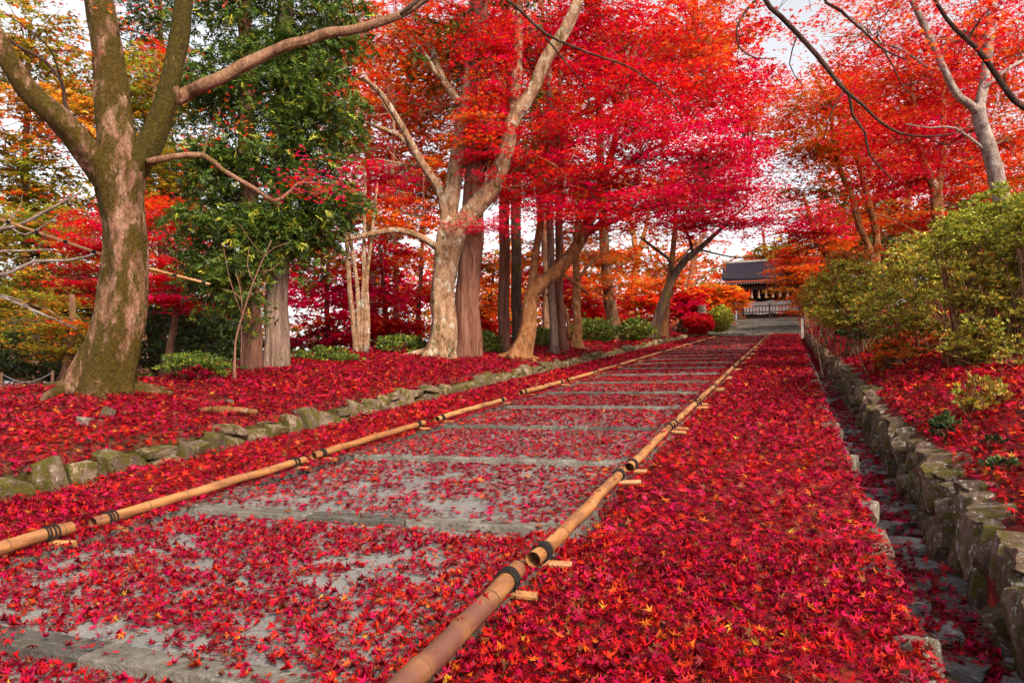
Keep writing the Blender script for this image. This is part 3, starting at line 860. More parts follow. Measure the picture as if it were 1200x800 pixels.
# ---------------------------------------------------------------- trees
def spray_leaves(lv, center, key, leaf, nleaf, rs, tmpls, var=.28, droop=.25, loose=1.0):
    """a flat fan of leaves along a few twiglets"""
    n = nleaf; k = 5
    a0 = random.uniform(0, 6.28); ang = a0 + rng.integers(0, k, n) * (5.0 / k) + rng.normal(0, .22, n)
    t = np.sqrt(rng.random(n)) * rs
    x = np.cos(ang) * t; y = np.sin(ang) * t
    tx, ty = rng.normal(0, .09, 2)
    tx *= loose; ty *= loose
    z = x * tx + y * ty - droop * t * t / rs + rng.normal(0, .022, n)
    P = np.stack([x, y, z], 1) + center[None]
    col = pick_cols(key, n, var, 1.3) * random.uniform(.75, 1.2)
    lv.mix(tmpls, P, rot_mats(n, np.abs(rng.normal(.12, .36, n)) if droop < .5 else rng.normal(.75, .35, n)), leaf * rng.uniform(.7, 1.25, n), col)
def to_world(pts, D, drift=0.0):
    out = []; n = len(pts)
    for i, q in enumerate(pts):
        dd = (q[3] if len(q) > 3 else 0.0) + drift * i / max(1, n - 1)
        p = at(q[0], q[1], D + dd); out.append((p[0], p[1], p[2], q[2] * (D + dd) / FPX))
    return out
def wood_mesh(limbs, base, seg=14, step=.22, fine=False, flare=.5, nroots=5, roots=0, root_r=.5):
    mb = MB(); skel = []
    ph = random.uniform(0, 6)
    for j, L in enumerate(limbs):
        S = spline(L, (.09 if fine else step) if L[0][3] > .05 else step * 1.6)
        sg = (30 if fine else seg) if S[0, 3] > .06 else (8 if S[0, 3] > .025 else 5)
        fr = .12 if fine else .31; w = np.array([[vnoise(i * fr + j * 9.1, 3.3, 21) - .5, vnoise(i * fr + j * 9.1, 8.8, 22) - .5, 0] for i in range(len(S))])
        S[:, :3] += w * S[:, 3:4] * .55
        if j == 0:
            z0 = S[0, 2]
            rad = S[:, 3]
            def lob(i, a, S=S, z0=z0, ph=ph):
                h = S[i, 2] - z0; e = math.exp(-h / (2.2 * S[0, 3] + .05))
                v = 1 + .05 * math.sin(3 * a + ph + h) + .04 * math.sin(5 * a - ph + h * 2.1) + .04 * (vnoise(a * 2.5 + 5, h * 2.2, 31) - .5)
                if fine: v += .10 * (vnoise(a * 3.2 + 3, h * 1.6, 35) - .5) + .07 * (vnoise(a * 8 + 1, h * 4.5, 36) - .5) + .04 * (vnoise(a * 17, h * 11, 37) - .5)
                return v * (1 + flare * e * (.55 + .45 * math.cos(nroots * a + ph)))
            S[0, 2] -= .25
            mb.tube(S[:, :3], rad, 44 if fine else seg + 6, rough=.015 if fine else .03, lobes=lob)
        else:
            def lob2(i, a, j=j):
                return 1 + .07 * math.sin(2 * a + i * (.14 if fine else .35) + j) + .07 * (vnoise(a * 2 + j * 7, i * .45, 33) - .5) + (.12 * (vnoise(a * 3 + j * 5, i * .16, 38) - .5) + .08 * (vnoise(a * 8 + j, i * .5, 39) - .5) if fine else 0)
            mb.tube(S[:, :3], S[:, 3], sg, rough=.03, lobes=lob2 if sg > 5 else None)
        skel.append(S)
    r0 = skel[0][0, 3]
    for i in range(roots):
        a = 2 * math.pi * (i + random.uniform(-.3, .3)) / roots; L = random.uniform(2.0, 4.2) * r0
        pts = []
        for t in np.linspace(0, 1, 6):
            rr = r0 * .75 + L * t; aa = a + .35 * math.sin(t * 3 + i)
            x = base[0] + math.cos(aa) * rr; y = base[1] + math.sin(aa) * rr
            z = float(ground(x, y)) + r0 * (.42 * (1 - t) ** 1.5) - .02
            pts.append((x, y, z, r0 * (.30 * (1 - t) + .05)))
        S = spline(pts, .12); mb.tube(S[:, :3], S[:, 3], 8, rough=.12)
    return mb, np.vstack(skel)
def crown_on(root, base, skel, D, blobs, leaf, tmpls, bark, per=42, rs=.55, mat='leaf', twig=True, droop=.14):
    lv = Leaves(); tw = MB()
    for (px, py, rx, ry, dd, rd, key, n) in blobs:
        d = D + dd; c = at(px, py, d); a, b = rx * d / FPX, ry * d / FPX
        # a bough from the nearest limb to the middle of this leaf mass
        if twig:
            dist = np.linalg.norm(skel[:, :3] - c[None], axis=1) + np.clip(skel[:, 2] - c[2], 0, None) * .8
            s = skel[int(np.argmin(dist))]; p0 = s[:3]
            L = np.linalg.norm(c - p0)
            r0 = min(.0018 * D + .008 * L, s[3] * .6)
            mid = (p0 + c) / 2 + np.array([random.uniform(-.1, .1) * L, random.uniform(-.1, .1) * L, .06 * L])
            S = spline([(*p0, r0), (*mid, r0 * .7), (*c, r0 * .35)], .35)
            tw.tube(S[:, :3], S[:, 3], 5, cap=False)
        nl = max(2, int(b * 2 / .42))
        for i in range(n):
            while True:
                q = rng.uniform(-1, 1, 3)
                if q @ q < 1: break
            q[2] = (round((q[2] * .5 + .5) * nl) / nl - .5) * 2 + random.uniform(-.06, .06) * (1 if droop < .3 else 5)
            p = c + _r * (q[0] * a) + np.array([_f[0], _f[1], 0]) * (q[1] * rd) + np.array([0, 0, 1.]) * (q[2] * b)
            kk = random.choice(NEAR[key]) if key in NEAR and random.random() < .24 else key
            spray_leaves(lv, p, kk, leaf, max(6, int(per * random.uniform(.6, 1.4))), rs * random.uniform(.6, 1.25), tmpls, droop=droop, loose=3.0 if droop > .3 else 1.0)
            if twig and (i % 2 == 0):
                k = S[random.randrange(len(S) // 3, len(S))][:3]
                m = (k + p) / 2 + np.array([random.uniform(-.12, .12), random.uniform(-.12, .12), random.uniform(-.02, .14)])
                tw.tube([k, m, p], [.0007 * D, .0005 * D, .0003 * D], 3, cap=False)
    link('crown', lv.mesh('crown', base), M[mat], root)
    if tw.v: link('branches', tw.mesh('branches', False, base), M[bark], root)['kind'] = 'stuff'
    return lv.tris
TT = [0]
NEAR = {'RED': ['RO', 'CRIM', 'CRIM'], 'CRIM': ['RED', 'RED', 'RO'], 'RO': ['OR', 'RED', 'OOL'], 'OR': ['RO', 'YO', 'OOL'], 'OOL': ['OR', 'OLV', 'RED'], 'OLV': ['YG', 'YG', 'YO']}
def tree(name, label, limbs, bark, blobs=(), drift=(), leaf=.05, tmpls=None, cat='tree', group=None, D=None, flare=.5, roots=0, per=42, rs=.55, mat='leaf', nroots=5, step=.22, fine=False, thin=None, thin_bark='bark_brown', twigbark=None, droop=.14):
    b = limbs[0][0]
    if D is None:
        g, D = on_ground(b[0], b[1])
    L = [to_world(l, D, drift[i] if i < len(drift) else 0) for i, l in enumerate(limbs)]
    base = np.array(L[0][0][:3]); base[2] = float(ground(base[0], base[1]))
    root = empty(name, base, label, cat, group)
    nt_ = len(L) if thin is None else thin
    mb, skel = wood_mesh(L[:nt_], base, flare=flare, roots=roots, nroots=nroots, step=step, fine=fine)
    link('trunk', mb.mesh('trunk', True, base), M[bark], root)
    for li, l in enumerate(L[nt_:]):
        S = spline(l, .2); mb = MB()
        if max(q[3] for q in l) > .06:
            S = spline(l, .09)
            mb.tube(S[:, :3], S[:, 3], 28, rough=.03, lobes=lambda i, a: 1 + .14 * (vnoise(a * 3, i * .16, 38) - .5) + .12 * (vnoise(a * 8, i * .5, 39) - .5))
        else: mb.tube(S[:, :3], S[:, 3], 10 if l[0][3] > .03 else 6, rough=.14)
        link('bough', mb.mesh('bough', True, base), M[thin_bark if isinstance(thin_bark, str) else thin_bark[li]], root); skel = np.vstack([skel, S])
    if blobs:
        TT[0] += crown_on(root, base, skel, D, blobs, leaf, tmpls or (B5 if D < 13 else B3), twigbark or bark, per, rs, mat, droop=droop)
    return root

# --- the big mossy maple on the left bank
tree('maple_tree', 'thick mossy maple with four spreading limbs, standing alone near the side road', [
    [(119, 462, 28), (123, 444, 26), (132, 408, 24.5), (143, 365, 24), (149, 320, 23), (147, 275, 22), (141, 240, 23.5), (138, 212, 27), (137, 190, 26)],
    [(134, 222, 18.92), (110, 190, 17.20), (92, 165, 15.91), (70, 140, 14.62), (38, 112, 13.33), (12, 75, 12.04), (-15, 30, 11.18), (-60, -40, 8.60)],
    [(139, 225, 23.22), (137, 180, 20.64), (131, 140, 18.49), (125, 90, 17.20), (119, 40, 16.34), (114, -10, 15.48), (110, -90, 12.90)],
    [(136, 236, 9), (141, 222, 14), (150, 206, 16.5), (163, 188, 16), (180, 160, 13.76), (194, 118, 11.61), (205, 70, 10.75), (213, 20, 9.89), (219, -40, 8.60), (222, -90, 6.88)],
    [(204, 100, 5, .2), (203, 116, 8.2, .22), (212, 113, 8.4, .22), (222, 108, 7.8, .2), (240, 99, 7.4), (262, 90, 6.8), (284, 77, 7.0), (306, 67, 6.3), (334, 54, 6.2), (358, 48, 5.8), (382, 39, 5.8), (408, 36, 5.2), (432, 30, 5.2), (470, 17, 4.7), (505, -6, 4.2), (570, -50, 3.4)],
    [(172, 190, 4.30), (200, 184, 3.61), (238, 182, 3.27), (262, 200, 2.84), (300, 222, 2.58), (322, 236, 2.41), (340, 224, 1.72), (352, 214, 1.38), (392, 216, 0.86)],
    [(86, 158, 2.58), (76, 120, 2.24), (72, 95, 2.06), (50, 70, 1.89), (22, 55, 1.55), (-5, 35, 1.20)],
    [(72, 95, 1.38), (60, 60, 1.12), (40, 40, 0.86), (5, 15, 0.69)],
    [(470, 17, 2.58), (520, -22, 2.24), (560, -20, 2.06), (600, 4, 1.98), (640, 40, 1.63), (690, 62, 1.29), (740, 80, 1.03), (780, 110, 0.77), (800, 140, 0.52)],
    [(640, 45, 1.20), (660, 70, 0.95), (690, 110, 0.69), (686, 130, 0.52)],
  ], 'bark_mossy', [
    (60, 60, 60, 40, 0, 1.0, 'RO', 7), (40, 150, 50, 30, .5, .8, 'RO', 8), (170, 40, 25, 30, .5, .6, 'RO', 6), (250, 150, 60, 30, .6, .8, 'RO', 7), (370, 210, 45, 18, .4, .6, 'CRIM', 22), (150, -60, 160, 40, 0, 1.5, 'RO', 20)],
  drift=(0, -1.0, .3, .4, 1.2, .8, -.5, -.5, 2, 1), leaf=.040, tmpls=L5, roots=7, flare=.7, per=16, rs=.5, twigbark='bark_dark', fine=True, thin=3, thin_bark=['bark_moss'] + ['bark_brown'] * 2 + ['bark_branch'] * 9)

# --- cedars with green hanging boughs
def cedar(label, limbs, bark, blobs, D=None, leaf=.165, per=46, rs=.46):
    return tree('cedar_tree', label, limbs, bark, blobs, D=D, leaf=leaf, tmpls=[NEEDLE], per=per, rs=rs, mat='green', flare=.16, nroots=7, droop=.7, twigbark='bark_brown')
cedar('green cedar with a red-brown trunk, left one of the close pair', [[(294, 434, 12), (294, 400, 11.6), (293, 330, 11.5), (291, 200, 10), (288, 60, 8), (285, -120, 5)]], 'bark_cedar',
  [(262, 318, 32, 40, -.2, 1.0, 'CED', 34), (250, 260, 40, 40, 0, 1.1, 'CED', 46), (258, 180, 42, 40, 0, 1.1, 'CED', 46), (265, 90, 40, 45, 0, 1.1, 'CED', 46), (262, 0, 40, 50, 0, 1.1, 'CED', 34), (285, 300, 26, 36, -.9, .5, 'CED', 18)])
cedar('green cedar with a pale fibrous trunk, right one of the close pair', [[(323, 432, 15), (323, 415, 14), (325, 370, 13.2), (327, 320, 12.8), (330, 200, 12), (333, 60, 10), (336, -120, 6)]], 'bark_cedar_grey',
  [(348, 278, 46, 30, .1, 1.0, 'CED', 40), (375, 225, 50, 35, .2, 1.1, 'CED', 50), (330, 170, 48, 42, -.2, 1.2, 'CED', 60), (378, 120, 52, 45, 0, 1.2, 'CED', 60), (330, 60, 50, 45, -.2, 1.2, 'CED', 56), (375, 20, 55, 45, 0, 1.2, 'CED', 50), (306, 250, 30, 30, -.7, .6, 'CED', 24), (340, -60, 50, 45, 0, 1.2, 'CED', 26)])
tree('bare_shrub', 'leafless red-stemmed sapling in front of the paired cedars', [
   [(275, 440, 1.12), (276, 400, 0.98), (284, 370, 0.84), (297, 330, 0.70), (310, 300, 0.51), (318, 282, 0.32)],
   [(284, 370, 0.61), (282, 340, 0.46), (276, 320, 0.32)], [(297, 330, 0.46), (312, 345, 0.38), (308, 330, 0.28)], [(278, 395, 0.55), (282, 380, 0.46), (283, 395, 0.42), (282, 430, 0.42)],
   [(290, 350, 0.42), (300, 342, 0.32), (312, 340, 0.23)], [(284, 370, 0.42), (270, 330, 0.32), (262, 290, 0.23)], [(310, 300, 0.28), (296, 285, 0.23), (280, 262, 0.19)], [(310, 300, .5), (322, 290, .4), (338, 284, .25)], [(284, 352, .5), (274, 342, .4), (258, 338, .25)], [(304, 318, .5), (318, 316, .4), (330, 306, .25)], [(297, 330, .5), (290, 312, .4), (292, 290, .25)]], 'bark_twig', D=11.6, flare=.1, cat='sapling')

# --- the big pale maple in the middle
tree('maple_tree', 'big pale-barked maple with long twisting limbs and lichened roots, mid bank', [
    [(514, 419, 17), (516, 405, 15), (518, 380, 13.6), (520, 345, 13), (523, 310, 14), (527, 285, 16), (532, 262, 17)],
    [(524, 275, 12), (526, 247, 10.5), (532, 210, 9.4), (538, 170, 8.6), (543, 135, 8.8), (549, 91, 7.5), (554, 50, 6.5), (555, 0, 5.5), (556, -60, 4)],
    [(536, 272, 13), (549, 251, 11), (570, 226, 10.4), (583, 203, 9.8), (590, 180, 9.3), (599, 149, 8.6), (616, 118, 8), (636, 78, 7.2), (657, 44, 7), (677, 3, 6), (700, -60, 4)],
    [(603, 140, 6.5), (604, 110, 6), (605, 80, 5.6), (608, 34, 5), (609, -20, 4.2)],
    [(521, 250, 6), (514, 222, 5.2), (502, 203, 4.8), (491, 186, 4.4), (471, 149, 3.8), (447, 111, 3.2), (425, 90, 2.6)],
    [(483, 172, 3), (466, 158, 2.6), (444, 149, 2.3), (410, 137, 1.8)],
    [(540, 122, 5), (528, 105, 4.6), (518, 91, 4.3), (505, 57, 3.6), (490, 25, 3), (470, -10, 2.4)],
    [(514, 91, 3), (495, 60, 2.5), (475, 40, 2), (440, 15, 1.4)],
    [(520, 296, 5.5), (510, 288, 4.8), (491, 277, 4.2), (467, 270, 3.7), (444, 272, 3.2), (400, 282, 2.2)],
    [(590, 180, 3), (586, 160, 2.6), (600, 142, 2.2), (618, 136, 1.4)],
  ], 'bark_pale', [
    (470, 40, 65, 42, .5, 1.8, 'RO', 75), (550, 20, 80, 45, .8, 1.8, 'RED', 80), (640, 40, 75, 48, .8, 1.8, 'RED', 90), (455, 120, 55, 50, 1.0, 1.6, 'RO', 70), (440, 205, 60, 26, .3, 1.4, 'CRIM', 70),
    (610, 195, 60, 26, .9, 1.4, 'RED', 70), (500, 140, 55, 40, 1.4, 1.2, 'OOL', 60), (700, 20, 60, 42, .8, 1.6, 'RED', 80), (565, 110, 50, 40, 1.6, 1.0, 'RO', 50), (570, 265, 40, 10, -.6, .6, 'CRIM', 18), (575, 70, 30, 60, -.3, .6, 'RED', 90), (570, 170, 26, 40, -.3, .5, 'RED', 60), (560, 130, 20, 60, -.5, .4, 'RO', 40), (600, 225, 34, 12, .3, .8, 'RED', 30), (560, -60, 180, 40, 0, 3, 'RED', 60)],
  drift=(0, .4, -1.0, .4, -1.2, -.6, .8, .6, -.8, -.5), leaf=.068, fine=True, roots=9, flare=.45, per=42, rs=.62)
cedar('straight red-brown cedar close behind the big pale maple', [[(547, 420, 16.5), (547, 405, 14.8), (548, 370, 14), (551, 310, 13.2), (556, 240, 12.3), (560, 120, 11), (563, -80, 8)]], 'bark_cedar',
  [(520, 60, 60, 40, 1, 1.5, 'CED', 26), (600, 30, 60, 40, 1, 1.5, 'CED', 26)], leaf=.2)
cedar('slim straight cedar between the big pale maple and the leaning tan maple', [[(590, 412, 7.79), (590, 395, 6.97), (591, 330, 6.56), (591, 230, 6.07), (592, 100, 5.58), (593, -60, 4.10)]], 'bark_cedar', [(640, 215, 60, 30, 1.2, 1.4, 'OLV', 34), (610, 130, 50, 40, 1.0, 1.4, 'CED', 26)], leaf=.18)
cedar('dark-barked cedar trunk showing just behind the slim straight cedar', [[(606, 402, 6.97), (606, 380, 6.40), (605, 300, 5.99), (604, 180, 5.58), (604, 20, 4.10)]], 'bark_dark', [(650, 190, 50, 30, .5, 1.2, 'OLV', 24)], leaf=.2)

# --- leaning tan maple with the great red crown
tree('maple_tree', 'leaning tan maple forking low under the big crimson canopy, roots over the wall', [
    [(606, 420, 12.24), (612, 404, 10.08), (618, 378, 8.78), (623, 352, 8.28), (632, 335, 8.21), (650, 320, 7.78), (668, 300, 7.34), (684, 274, 6.91), (694, 250, 6.19), (702, 225, 5.40), (712, 195, 4.32), (722, 160, 3.24), (735, 110, 2.16)],
    [(622, 350, 5.76), (624, 325, 5.04), (628, 294, 4.32), (633, 260, 3.89), (631, 225, 3.46), (628, 180, 2.88), (622, 130, 2.16)],
    [(680, 280, 4.68), (700, 265, 3.96), (716, 260, 3.24), (740, 248, 2.59), (775, 240, 2.02), (820, 246, 1.44)],
    [(688, 266, 3.24), (692, 240, 2.74), (690, 215, 2.30), (680, 190, 1.73)],
    [(702, 225, 2.88), (740, 190, 2.30), (790, 160, 1.73), (830, 120, 1.15)],
    [(655, 318, 2.52), (672, 330, 2.02), (690, 345, 1.58)],
  ], 'bark_orange', [
    (720, 110, 85, 42, .4, 2.0, 'RED', 120), (800, 125, 85, 42, .8, 2.0, 'RED', 120), (755, 180, 95, 28, -.4, 1.8, 'CRIM', 120), (835, 185, 65, 28, 0, 1.8, 'CRIM', 100), (675, 212, 70, 20, -.6, 1.4, 'RED', 80),
    (780, 238, 85, 18, -.8, 1.4, 'CRIM', 90), (730, 45, 85, 42, .8, 2.0, 'RED', 100), (815, 50, 70, 48, 1.2, 2.0, 'RO', 100), (655, 160, 55, 28, .2, 1.4, 'RED', 60), (845, 232, 42, 20, .4, 1.4, 'CRIM', 60), (745, 145, 60, 26, -1.2, 1.2, 'RED', 60),
    (700, 255, 55, 12, -1.2, .8, 'RED', 36), (640, 245, 40, 10, -.8, .7, 'CRIM', 24), (790, -50, 150, 40, .5, 2.5, 'RED', 50)],
  drift=(0, .6, -.8, .5, 1.0, .6), leaf=.072, fine=True, roots=8, flare=.45, per=44, rs=.68)
tree('maple_tree', 'slim upright tan tree just past the leaning tan maple', [
    [(673, 408, 7), (675, 395, 5.2), (676, 365, 4.6), (676, 325, 4.2), (675, 290, 4), (679, 250, 3.6), (682, 210, 3)], [(668, 398, 3), (665, 372, 2.8), (656, 352, 2.4), (640, 345, 2)], [(676, 330, 2), (690, 310, 1.7), (705, 300, 1.2)]], 'bark_orange',
    [(690, 300, 36, 22, .6, 1.0, 'OOL', 30), (655, 275, 40, 22, 1, 1.0, 'OOL', 34)], leaf=.075, roots=6, per=36)
tree('cedar_tree', 'grey weathered cedar stem, first of two beside the slim tan tree', [[(649, 413, 5.6), (648, 390, 4.8), (647, 350, 4.5), (645, 280, 4.2), (644, 180, 3.8), (643, 60, 3)]], 'bark_cedar_grey', [(640, 190, 40, 40, 1, 1.5, 'OOL', 36)], leaf=.08, flare=.2)
tree('cedar_tree', 'brown cedar stem, second of two beside the slim tan tree', [[(660, 411, 6.5), (658, 390, 5.2), (656, 345, 4.8), (655, 280, 4.4), (656, 180, 3.8), (657, 60, 3)]], 'bark_cedar', [(665, 130, 40, 40, 1, 1.5, 'OOL', 30)], leaf=.08, flare=.2)
tree('cedar_tree', 'dark cedar trunk standing in green bushes, halfway to the gate', [[(721, 400, 9), (719, 385, 7.6), (716, 360, 6.8), (711, 325, 6.2), (708, 282, 5.6), (705, 240, 5), (702, 130, 4), (700, 0, 3)]], 'bark_brown',
    [(705, 305, 45, 14, -.8, 1.2, 'OOL', 40), (715, 335, 45, 10, -1, 1.2, 'OR', 34), (690, 280, 40, 12, .5, 1.2, 'OLV', 30)], leaf=.09, flare=.25)
tree('maple_tree', 'pale forked maple with two upright arms, behind the green bushes', [
    [(737, 378, 6), (738, 365, 5), (742, 344, 4.5), (745, 318, 4), (746, 300, 3.6), (742, 275, 3), (739, 252, 2.6), (736, 220, 2)], [(747, 302, 3), (752, 285, 2.6), (757, 265, 2.3), (762, 240, 1.6)], [(742, 370, 2), (752, 362, 2), (762, 345, 1.8), (768, 320, 1.4), (772, 300, 1)]], 'bark_orange',
    [(745, 300, 42, 22, 1.4, 1.6, 'CRIM', 34), (765, 335, 50, 14, 1, 1.6, 'OR', 44), (735, 270, 45, 14, .8, 1.4, 'OR', 36), (700, 345, 40, 12, 1, 1.4, 'OR', 30)], leaf=.10, per=36)
tree('maple_tree', 'dark green mossy maple leaning towards the lane under magenta leaves', [
    [(761, 397, 7.92), (768, 378, 5.94), (776, 358, 5.15), (786, 332, 4.62), (797, 312, 4.22), (808, 300, 3.83), (820, 291, 3.30), (836, 276, 2.51), (856, 258, 1.85), (875, 240, 1.32)],
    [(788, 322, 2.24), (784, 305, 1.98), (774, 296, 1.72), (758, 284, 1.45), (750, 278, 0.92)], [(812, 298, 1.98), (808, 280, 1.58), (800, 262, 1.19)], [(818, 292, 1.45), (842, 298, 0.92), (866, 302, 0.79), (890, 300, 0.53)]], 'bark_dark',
    [(845, 215, 50, 26, -.5, 1.8, 'CRIM', 80), (825, 258, 52, 16, -.8, 1.8, 'CRIM', 80), (875, 155, 45, 42, .5, 2.2, 'RED', 80), (790, 215, 50, 24, 0, 1.8, 'CRIM', 50), (870, 262, 30, 10, .5, 1.2, 'CRIM', 24), (880, 105, 40, 34, .5, 1.8, 'RED', 46)],
    leaf=.125, per=40, rs=.8, flare=.4, roots=5)
tree('maple_tree', 'brown maple trunk rising right behind the mossy leaning one', [[(774, 395, 6.75), (777, 380, 5.10), (782, 353, 4.20), (785, 325, 3.75), (788, 300, 3.30), (790, 275, 3.00), (792, 240, 2.25)], [(787, 310, 1.50), (800, 300, 1.20), (815, 285, 0.90)]], 'bark_orange',
    [(800, 270, 45, 16, .5, 1.6, 'RO', 44), (780, 315, 50, 16, 1.6, 1.6, 'OR', 36)], leaf=.11, per=34)
tree('maple_tree', 'thin dark maple with a long bare twig pointing at the gate', [
    [(797, 390, 5), (799, 378, 4.2), (804, 358, 3.8), (809, 330, 3.5), (813, 305, 3.2), (820, 285, 2.6), (828, 268, 2)], [(807, 343, 1.6), (816, 330, 1.4), (828, 320, 1.1), (842, 312, .9), (868, 300, .6)]], 'bark_brown',
    [(830, 285, 34, 9, .5, 1.2, 'RO', 24), (815, 310, 28, 10, .5, 1.2, 'OR', 16)], leaf=.12, per=28)
tree('white_stem_clump', 'clump of five slender pale stems left of the big pale maple', [
    [(418, 414, 3.4), (415, 390, 3.0), (411, 350, 2.8), (408, 305, 2.5), (405, 262, 2.2), (402, 220, 1.5)], [(421, 413, 3), (420, 370, 2.6), (418, 330, 2.3), (411, 285, 2), (405, 250, 1.5)],
    [(424, 414, 3), (424, 370, 2.6), (426, 320, 2.3), (427, 260, 2), (428, 200, 1.4)], [(428, 413, 3.2), (429, 370, 2.8), (429, 330, 2.4), (434, 290, 2.1), (438, 255, 1.7), (442, 215, 1.2)], [(430, 413, 2.4), (432, 380, 2), (430, 340, 1.7), (424, 300, 1.4)]], 'bark_pale',
    [(400, 225, 40, 16, .4, 1, 'CRIM', 26), (440, 235, 40, 16, .6, 1, 'RO', 22)], leaf=.065, flare=.15, cat='tree clump', per=30)

# --- behind the left bank
tree('maple_tree', 'small umbrella-shaped red maple in the hollow behind the mossy trunk', [[(197, 428, 4.6), (200, 400, 4), (205, 375, 3.6), (206, 350, 3), (205, 320, 2)], [(205, 360, 2), (180, 335, 1.5), (140, 310, 1)], [(205, 365, 2), (225, 345, 1.4), (240, 330, 1)]], 'bark_brown',
    [(210, 330, 38, 20, -.5, 1.4, 'RED', 90), (200, 285, 46, 24, .3, 1.6, 'RED', 105), (110, 290, 38, 24, -.4, 1.4, 'RED', 84), (105, 335, 34, 18, -.2, 1.4, 'RED', 60), (190, 250, 48, 16, .8, 1.6, 'RO', 60), (215, 352, 30, 10, -.6, 1.2, 'CRIM', 45), (130, 262, 36, 14, .5, 1.4, 'RED', 45)], D=20, leaf=.078, per=44, rs=.75)
tree('maple_tree', 'olive and orange maple with a brown trunk beside the side road', [[(76, 450, 6), (79, 425, 4.8), (83, 400, 4.4), (86, 375, 4), (84, 345, 3)], [(84, 385, 2), (60, 365, 1.5), (30, 355, 1)]], 'bark_brown',
    [(55, 385, 52, 14, 0, 1.4, 'OLV', 40), (70, 408, 34, 10, -.3, 1, 'OLV', 26), (40, 350, 55, 22, .6, 1.5, 'OLV', 46), (95, 380, 25, 14, 0, 1, 'OOL', 16)], D=15.5, leaf=.07, per=40, rs=.6)
tree('pale_branch_tree', 'tree at the left edge with bare whitish branches reaching in', [
    [(-90, 470, 9), (-85, 400, 8), (-75, 330, 7), (-60, 290, 5), (-40, 250, 4), (-30, 180, 3)],
    [(-72, 320, 3), (-20, 275, 2.2), (20, 265, 2), (45, 252, 1.7), (75, 236, 1.2), (100, 222, .7)], [(-72, 330, 3), (-20, 325, 2.3), (15, 318, 2), (40, 306, 1.8), (80, 305, 1.5), (117, 296, 1.0)],
    [(-75, 340, 2.6), (-10, 345, 1.8), (20, 355, 1.5), (50, 368, 1.2), (90, 385, .8)], [(-72, 310, 2), (-10, 295, 1.4), (30, 294, 1.2), (58, 292, .7)], [(15, 268, 1.2), (30, 275, 1), (55, 262, .8), (70, 250, .5)], [(-20, 325, 1.4), (0, 345, 1.1), (25, 352, .9), (45, 372, .7)]], 'bark_white',
    [(-60, 240, 60, 40, 0, 1.2, 'OLV', 30), (20, 250, 30, 20, .5, .8, 'OR', 8)], D=11.5, leaf=.05, per=26)
def bg_tree(label, px, py, D, trunk_top, r, bark, blobs, name='maple_tree', leaf=None, per=34, rs=None, mat='leaf', cat='tree', tm=None):
    lf = leaf or .0058 * D; x2 = px + random.uniform(-10, 10)
    return tree(name, label, [[(px, py, r), (px + random.uniform(-3, 3), py * .8 + trunk_top * .2, r * .8), (x2, py * .4 + trunk_top * .6, r * .6), (x2 + random.uniform(-8, 8), trunk_top, r * .3)]], bark, blobs, D=D, leaf=lf, per=per, rs=rs or .024 * D, mat=mat, cat=cat, tmpls=tm or B3, droop=.35)
bg_tree('tall yellow-green tree at the top left corner, behind the mossy limb', 30, 440, 26, 20, 6, 'bark_brown', [(30, 60, 75, 50, 0, 2.5, 'OLV', 112), (60, 140, 70, 40, 0, 2.5, 'YO', 112), (20, 200, 60, 40, 0, 2.5, 'OLV', 96), (120, 120, 50, 40, 1, 2, 'OLV', 64), (60, 250, 70, 30, 1, 2, 'OLV', 80)])
bg_tree('olive tree showing between the two right limbs of the mossy maple', 168, 430, 28, 60, 5, 'bark_brown', [(170, 110, 40, 55, 0, 2.5, 'OLV', 96), (175, 190, 45, 40, 0, 2.5, 'OLV', 96), (190, 235, 40, 25, .5, 2, 'OLV', 64), (225, 210, 40, 40, 1, 2, 'OLV', 73)])
bg_tree('yellow-green thicket tree low at the left, above the rope fence', 40, 440, 24, 250, 5, 'bark_brown', [(40, 300, 70, 40, 0, 2.2, 'OLV', 112), (50, 265, 40, 20, 0, 2, 'YG', 57), (130, 330, 50, 40, 2, 2, 'OLV', 64), (20, 355, 50, 24, -.5, 1.6, 'OLV', 64)])
bg_tree('evergreen behind the upper left, with orange sprigs against the sky', 190, 430, 34, -40, 6, 'bark_cedar', [(185, 30, 38, 40, 0, 2.5, 'CED', 60), (200, 110, 40, 40, 0, 2.5, 'CED', 50), (190, 70, 30, 30, -1.5, 1.5, 'RO', 16)], name='cedar_tree', leaf=.3, mat='green', tm=[NEEDLE])
bg_tree('crimson maple low between the cedar pair and the white stems', 385, 425, 23, 260, 4, 'bark_brown', [(375, 330, 40, 34, 0, 1.8, 'CRIM', 60), (400, 375, 40, 22, 0, 1.6, 'CRIM', 50), (365, 275, 36, 30, .5, 1.8, 'RO', 40), (390, 300, 40, 20, -.5, 1.4, 'OR', 26), (375, 400, 40, 14, -.5, 1.2, 'WINE' if 'WINE' in PAL else 'CRIM', 30)])
bg_tree('red and wine maple behind the white stem clump', 455, 418, 24, 280, 4, 'bark_brown', [(440, 345, 36, 30, 0, 1.6, 'CRIM', 56), (462, 380, 40, 20, 0, 1.6, 'RED', 50), (430, 390, 30, 16, 0, 1.2, 'CRIM', 30), (455, 300, 34, 16, .5, 1.5, 'RED', 20)])
bg_tree('orange-topped thin red trunk left of the big pale maple', 492, 415, 27, 200, 3.4, 'bark_cedar', [(490, 345, 30, 12, 0, 1.6, 'RO', 22), (475, 250, 44, 26, 0, 2, 'OR', 44), (480, 300, 34, 10, 0, 1.6, 'OR', 18)])
